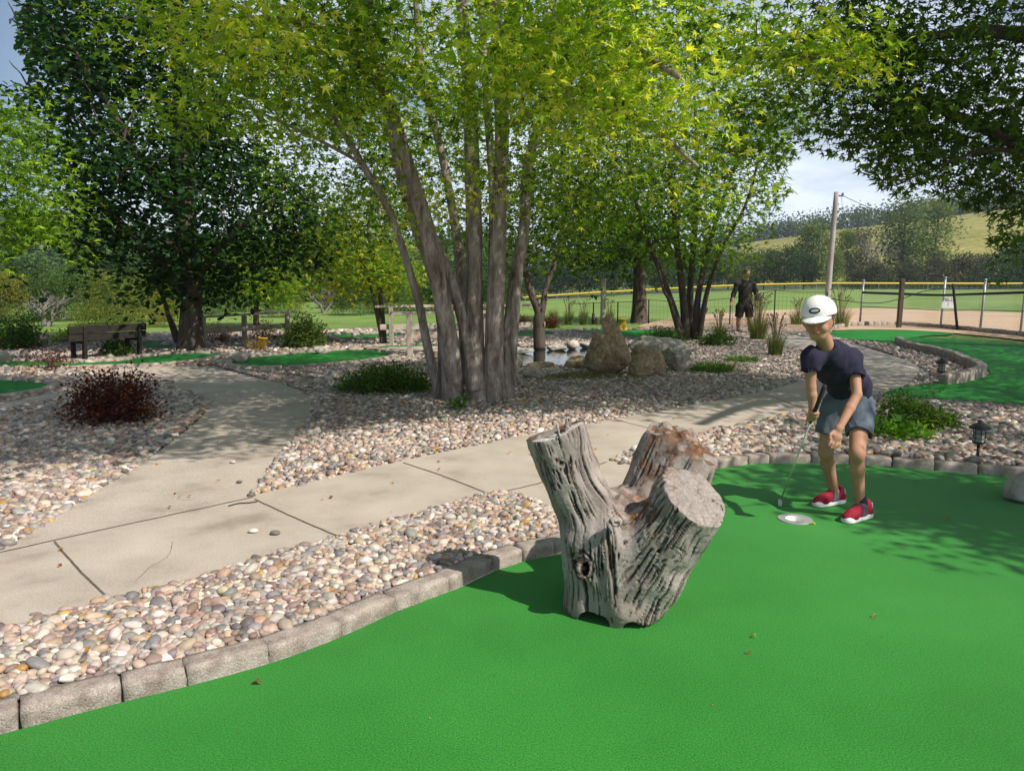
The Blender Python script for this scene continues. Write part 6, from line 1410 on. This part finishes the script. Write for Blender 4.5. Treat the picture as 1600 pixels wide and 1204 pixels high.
# buckets
def bucket(label, base, h_, r0, r1, tilt=0):
    mb = MB(); prof = [(r0*1.12, 0), (r0*1.12, h_*.05), (r0, h_*.06), (r1, h_*.9), (r1*1.14, h_*.91), (r1*1.14, h_), (r1*.9, h_), (r1*.8, h_*.85)]; n = 24; a = np.arange(n)/n*6.2832
    V = np.concatenate([np.c_[np.cos(a)*r, np.sin(a)*r, np.full(n, z)] for r, z in prof]); c, s = math.cos(tilt), math.sin(tilt); V = np.c_[V[:, 0]*c+V[:, 2]*s, V[:, 1], -V[:, 0]*s+V[:, 2]*c]+np.array(base); i = np.arange(n); j = (i+1) % n
    F = np.concatenate([np.stack([k*n+i, k*n+j, (k+1)*n+j, (k+1)*n+i], 1) for k in range(len(prof)-1)])
    mb.add(V, F); mb.add(np.concatenate([V[-n:], [V[-n:].mean(0)]]), np.stack([i, j, np.full(n, n)], 1)); return tag(mb.build('bucket', bpy.data.materials.get('yellow_plastic') or plain('yellow_plastic', (.62, .36, .03), .5), None, True), label, 'bucket')
bucket('yellow plastic bucket upside down behind the leaning slab', g3(972, 516), .34, .135, .105)
bucket('yellow bucket in dry grass in front of the rail fence', g3(409, 546), .26, .06, .10, .12)
# lanterns
def lantern(label, base, s=1.0):
    b = np.array(base, float); t = thing('path_lantern', label, 'garden light', b, 'small black path lanterns'); bl = bpy.data.materials.get('lantern_black') or plain('lantern_black', (.018, .018, .02), .5)
    mb = MB(); mb.tube([b+[0, 0, -.02], b+[0, 0, .135*s]], .0115*s, 8); mb.build('stake', bl, t, True)
    n = 16; a = np.arange(n)/n*6.2832; i = np.arange(n); j = (i+1) % n
    def lathe(name, prof, mat, cap=True):
        V = np.concatenate([np.c_[np.cos(a)*r*s, np.sin(a)*r*s, np.full(n, z*s)] for r, z in prof])+b; F = np.concatenate([np.stack([k*n+i, k*n+j, (k+1)*n+j, (k+1)*n+i], 1) for k in range(len(prof)-1)])
        return mesh(name, V, F, mat, t)
    lathe('base_plate', [(.001, .125), (.02, .13), (.045, .142), (.048, .155), (.001, .156)], bl)
    gl = bpy.data.materials.get('lantern_glass') or plain('lantern_glass', (.35, .36, .34), .15, 0, .6)
    lathe('glass', [(.034, .156), (.036, .26)], gl); lathe('roof', [(.05, .255), (.082, .262), (.08, .275), (.045, .30), (.018, .312), (.014, .33), (.001, .334)], bl)
    mb = MB()
    for q in range(6): an = q/6*6.2832+.3; c = np.array([math.cos(an), math.sin(an), 0])*.043*s; mb.tube([b+c+[0, 0, .15*s], b+c+[0, 0, .262*s]], .0035*s, 5, cap=False)
    for z in (.185, .225):
        mb.tube([b+np.array([math.cos(x)*.043, math.sin(x)*.043, z])*s for x in np.linspace(0, 6.2832, 17)], .0028*s, 4, cap=False)
    mb.build('cage', bl, t, True)
lantern('black lantern on a stake behind the near edging, the larger of two', g3(1527, 719), 1.0)
lantern('small black lantern in the shaded round bed, the farther of two', g3(1469, 597), 1.05)

# ------------------------------------------------------------------ grasses and shrubs
def blades(n, c, r, h_, lean, w_, pal, droop=.5, seg=4):
    """n curved blades from a clump centre"""
    a = rng.uniform(0, 6.283, n); rr = r*rng.random(n)**.5; base = np.stack([c[0]+np.cos(a)*rr, c[1]+np.sin(a)*rr, np.full(n, c[2])], 1)
    a2 = a+rng.normal(0, .6, n); dirx = np.stack([np.cos(a2), np.sin(a2), np.zeros(n)], 1); H = h_*rng.uniform(.6, 1.1, n); ln = lean*rng.uniform(.2, 1.2, n)
    sd = np.stack([-np.sin(a2+rng.normal(0, .8, n)), np.cos(a2), np.zeros(n)], 1); V = []
    for k in range(seg+1):
        t = k/seg; p = base+dirx*(ln*H*t**1.8)[:, None]; p[:, 2] += H*(t-droop*ln*t**2.6); wd = w_*(1-t)**.7+.0006
        V.append(np.stack([p-sd*wd/2, p+sd*wd/2], 1))
    V = np.concatenate(V, 1)  # n, 2(seg+1), 3
    k = np.arange(seg); F = np.stack([2*k, 2*k+1, 2*k+3, 2*k+2], 1); nv = 2*(seg+1); F = F[None]+(np.arange(n)*nv)[:, None, None]
    c_ = lcol(n, pal, rng.uniform(0, 1, n), .1)
    tips = V[:, -1]
    return V.reshape(-1, 3), F.reshape(-1, 4), np.repeat(c_, nv, 0), tips
GP = [(.05, .09, .02), (.10, .16, .03), (.20, .24, .06), (.30, .28, .12)]
GG_ = [(.03, .08, .015), (.06, .15, .02), (.12, .24, .03), (.20, .30, .05)]
def grass(label, c, r, h_, lean, n, pal=GP, w_=.008, plume=0, cat='grass clump', group='ornamental grass clumps', droop=.5):
    root = thing('ornamental_grass', label, cat, c, group); V, F, co, tips = blades(n, c, r, h_, lean, w_, pal, droop); mesh('blades', V, F, M['blade'], root, co)
    if plume:
        mb = MB(); 
        for i in range(plume):
            a = rng.uniform(0, 6.28); d_ = np.array([math.cos(a), math.sin(a), 0])*rng.uniform(.05, .38)*h_; b = np.array(c)+d_*.15; t = np.array(c)+d_+[0, 0, h_*rng.uniform(1.05, 1.5)]; m = (b+t)/2+[0, 0, .06*h_]-d_*.12
            s = spline([b, m, t, t+d_*.25+[0, 0, -.02]], 3); mb.tube(s, np.r_[np.full(len(s)-4, .0035), [.009, .014, .012, .003]], 4, cap=False)
        mb.build('plumes', plain('seed_head', (.22, .16, .09), .9), root)
    return root
grass('tallest plumed grass clump just right of the standing man', g3(1184, 530), .18, .75, .5, 420, plume=46)
grass('plumed grass clump between the standing man and the boy, in front of the path', g3(1211, 556), .13, .55, .35, 300, plume=26)
grass('plumed grass clump left of the standing man', g3(1124, 530), .14, .5, .4, 260, plume=22)
grass('plumed grass clump left of the boy\'s cap', g3(1246, 508), .2, .6, .5, 300, plume=24)
grass('plumed grass clump right of the boy\'s cap', g3(1313, 512), .22, .8, .5, 360, plume=34)
grass('upright grass clump, leftmost of three behind the pond', g3(888, 507), .13, .55, .3, 240, plume=14)
grass('upright grass clump, middle of three behind the pond', g3(912, 507), .13, .55, .3, 240, plume=12)
grass('upright grass clump behind the pale wooden post', g3(952, 506), .13, .55, .3, 240, plume=12)
grass('dry straw coloured grass tuft behind the red shrub', g3(865, 505), .12, .6, .4, 240, pal=[(.25, .2, .08), (.4, .32, .14), (.45, .4, .2)])
grass('dry grass tuft around the yellow bucket by the rail fence', g3(402, 548), .16, .3, .5, 200, pal=[(.2, .14, .04), (.34, .22, .06), (.14, .16, .04)])
for lab, px, py, r, h_, n in (('wide low mound of arching green grass right of the rock pile', 1110, 580, .34, .26, 900), ('second grass mound right of the rock pile, toward the standing man', 1160, 565, .26, .2, 500)):
    grass(lab, g3(px, py), r, h_, 1.5, n, pal=GG_, w_=.012, group='low grass mounds', droop=.65)
for lab, px, py, r, h_, n in (('flopping yellow green grass in front of the big brown boulder', 905, 590, .34, .16, 800), ('flopping grass under the cracked boulder', 975, 590, .3, .12, 500), ('small flopping grass tuft by the pond rim', 862, 592, .2, .12, 300)):
    grass(lab, g3(px, py), r, h_, 1.9, n, pal=[(.10, .12, .03), (.18, .19, .05), (.28, .26, .09)], w_=.009, group='low grass mounds', droop=.7)
def shrub(label, px, py, W, H, n, per, size, T, pal, z=ZB, group='shrubs in the rock beds', tone=(.1, .9), bark='darkbark', stems=10, D=None, name='shrub', up=.3, lm='leaf'):
    c = np.array([*G(px, py, z), z]); D = D or W; root = thing(name, label, 'shrub', c, group)
    d_ = rng.normal(0, 1, (n, 3)); d_ /= np.linalg.norm(d_, axis=1)[:, None]; d_[:, 2] = np.abs(d_[:, 2]); d_ *= rng.uniform(.35, 1, (n, 1))**.5*rng.uniform(.8, 1.15, (n, 1))
    cl = c+d_*np.array([W/2, D/2, H*.9])+[0, 0, H*.06]
    mb = MB()
    for i in range(min(n, stems)):
        e = cl[rng.integers(n)]; b = c+rng.normal(0, .04*W, 3)*[1, 1, 0]; mb.tube(spline([b, (b+e)/2+rng.normal(0, .05*W, 3)+[0, 0, .08*H], e], 3), np.linspace(.008, .002, 7)*max(W, .5), 5, cap=False)
    mb.build('stems', M[bark], root, True)
    cr = (W*D*H)**(1/3)/n**(1/3)*1.3; V, F, co = crown_leaves(cl, rng.uniform(tone[0], tone[1], n), per, cr, size, T, pal, flat=.8, tilt=.8, droop=-up)
    mesh('foliage', V, F, M[lm], root, co); return root
PAL_RED = [(.045, .012, .010), (.09, .022, .016), (.15, .045, .025), (.20, .09, .05)]
shrub('dark red barberry bush in the shaded pebbles left of the branch path', 180, 660, .84, .50, 84, 60, .038, TL, PAL_RED, stems=46)
shrub('low spreading dark green shrub left of the tall clump', 600, 612, 1.15, .30, 90, 60, .045, TL, [(.03, .08, .015), (.06, .13, .02), (.10, .19, .03), (.18, .26, .05)], D=.9)
shrub('bushy green and yellow shrub between the rail fence and the oval green', 478, 543, .85, .62, 80, 55, .06, TL, PAL_FG, stems=14)
shrub('sparse dark red shrub in front of the left bay of the rail fence', 345, 535, .6, .45, 26, 34, .045, TL, PAL_RED, stems=22)
shrub('sparse dark red shrub in front of the right bay of the rail fence', 408, 532, .7, .45, 28, 34, .045, TL, PAL_RED, stems=20)
shrub('twiggy red brown shrub at the left end of the green strip', 80, 578, .75, .34, 24, 26, .04, TL, PAL_RED, stems=34)
shrub('small red shrub behind the pond, left of two', 818, 510, .36, .3, 24, 40, .05, TL, PAL_RED)
shrub('small red shrub behind the pond, right of two', 860, 512, .55, .32, 30, 40, .05, TL, PAL_RED)
shrub('dark evergreen mound at the left edge behind the boulder', 25, 545, 1.1, .62, 90, 60, .05, TL, [(.02, .06, .015), (.05, .12, .02), (.12, .2, .03)])
shrub('small dark mound under the bench', 185, 556, .6, .34, 40, 40, .05, TL, PAL_DARK)
shrub('dark low shrub at the foot of the many stemmed maple, left', 1040, 534, .8, .3, 40, 46, .05, TL, PAL_DARK)
shrub('dark low shrub at the foot of the many stemmed maple, right', 1120, 540, .8, .3, 40, 46, .05, TL, PAL_DARK)
shrub('feathery green shrub behind the boy at right', 1420, 672, .55, .36, 70, 60, .032, TL, [(.02, .06, .012), (.05, .12, .02), (.10, .2, .03), (.2, .28, .05)], stems=24)
shrub('second feathery plant at the right end of the leafy clump behind the boy', 1462, 668, .34, .18, 30, 50, .035, TL, [(.03, .08, .015), (.07, .15, .02), (.14, .22, .04)])
shrub('bright leafy hostas at the foot of the shrub behind the boy', 1402, 684, .5, .12, 20, 16, .085, T_leaf(.30), [(.06, .17, .02), (.12, .28, .03), (.22, .38, .05)], up=.9, stems=4)
shrub('bright green sapling at the foot of the tall clump', 716, 640, .14, .16, 9, 12, .05, TO, [(.05, .16, .02), (.1, .26, .03)], stems=4)
shrub('yellow green bush band behind the left end of the bench', 120, 535, .9, .3, 40, 46, .06, TL, PAL_YEL)
und = [(-60, 24, 470, 110, PAL_F, .4), (30, 27, 478, 110, PAL_F, .5), (110, 28, 470, 110, PAL_FG, .2), (175, 25, 488, 100, PAL_FY, .5), (235, 27, 486, 90, PAL_FY, .6), (262, 24, 496, 60, PAL_FY, .9), (320, 33, 478, 100, PAL_F, .5), (395, 36, 484, 90, PAL_F, .5), (450, 30, 486, 60, PAL_FY, .5), (560, 32, 484, 70, PAL_F, .4), (530, 40, 478, 60, PAL_F, .4), (620, 34, 480, 80, PAL_FG, .3), (690, 36, 478, 100, PAL_F, .4), (770, 38, 474, 80, PAL_F, .4)]
ul = ['dark undergrowth outside the left edge', 'dense undergrowth below the bare dead tree', 'green undergrowth left of the bench back', 'tufty yellow bush behind the bench middle', 'yellow green bush behind the bench right end', 'golden bush left of the oak trunk', 'undergrowth seen through the rail fence, left', 'undergrowth seen through the rail fence, right', 'yellowish bush above the rounded shrub', 'bush behind the far green', 'dark bush below the small forked bare tree', 'bush left of the footbridge railing', 'bush behind the footbridge railing', 'bush between the clump and the forked tree']
for (px, d_, top, wd, pal, tn), lab in zip(und, ul): far_tree(lab, px, d_, top, wd, pal, tn, shape='low', cat='shrub', group='undergrowth beyond the course', name='shrub', n=80)

# ------------------------------------------------------------------ air
hb = MB(); hb.box((150, 400, 45), (1900, 1000, 116)); hz = hb.build('haze', None); hz['kind'] = 'stuff'; hz['label'] = 'thin summer haze'
hm = bpy.data.materials.new('haze'); hm.use_nodes = True; hn = hm.node_tree; hn.nodes.clear(); ho = hn.nodes.new('ShaderNodeOutputMaterial'); pv = hn.nodes.new('ShaderNodeVolumePrincipled')
pv.inputs['Color'].default_value = (.82, .90, 1, 1); pv.inputs['Density'].default_value = .0003; pv.inputs['Anisotropy'].default_value = .2; hn.links.new(pv.outputs[0], ho.inputs['Volume']); hz.data.materials.append(hm)
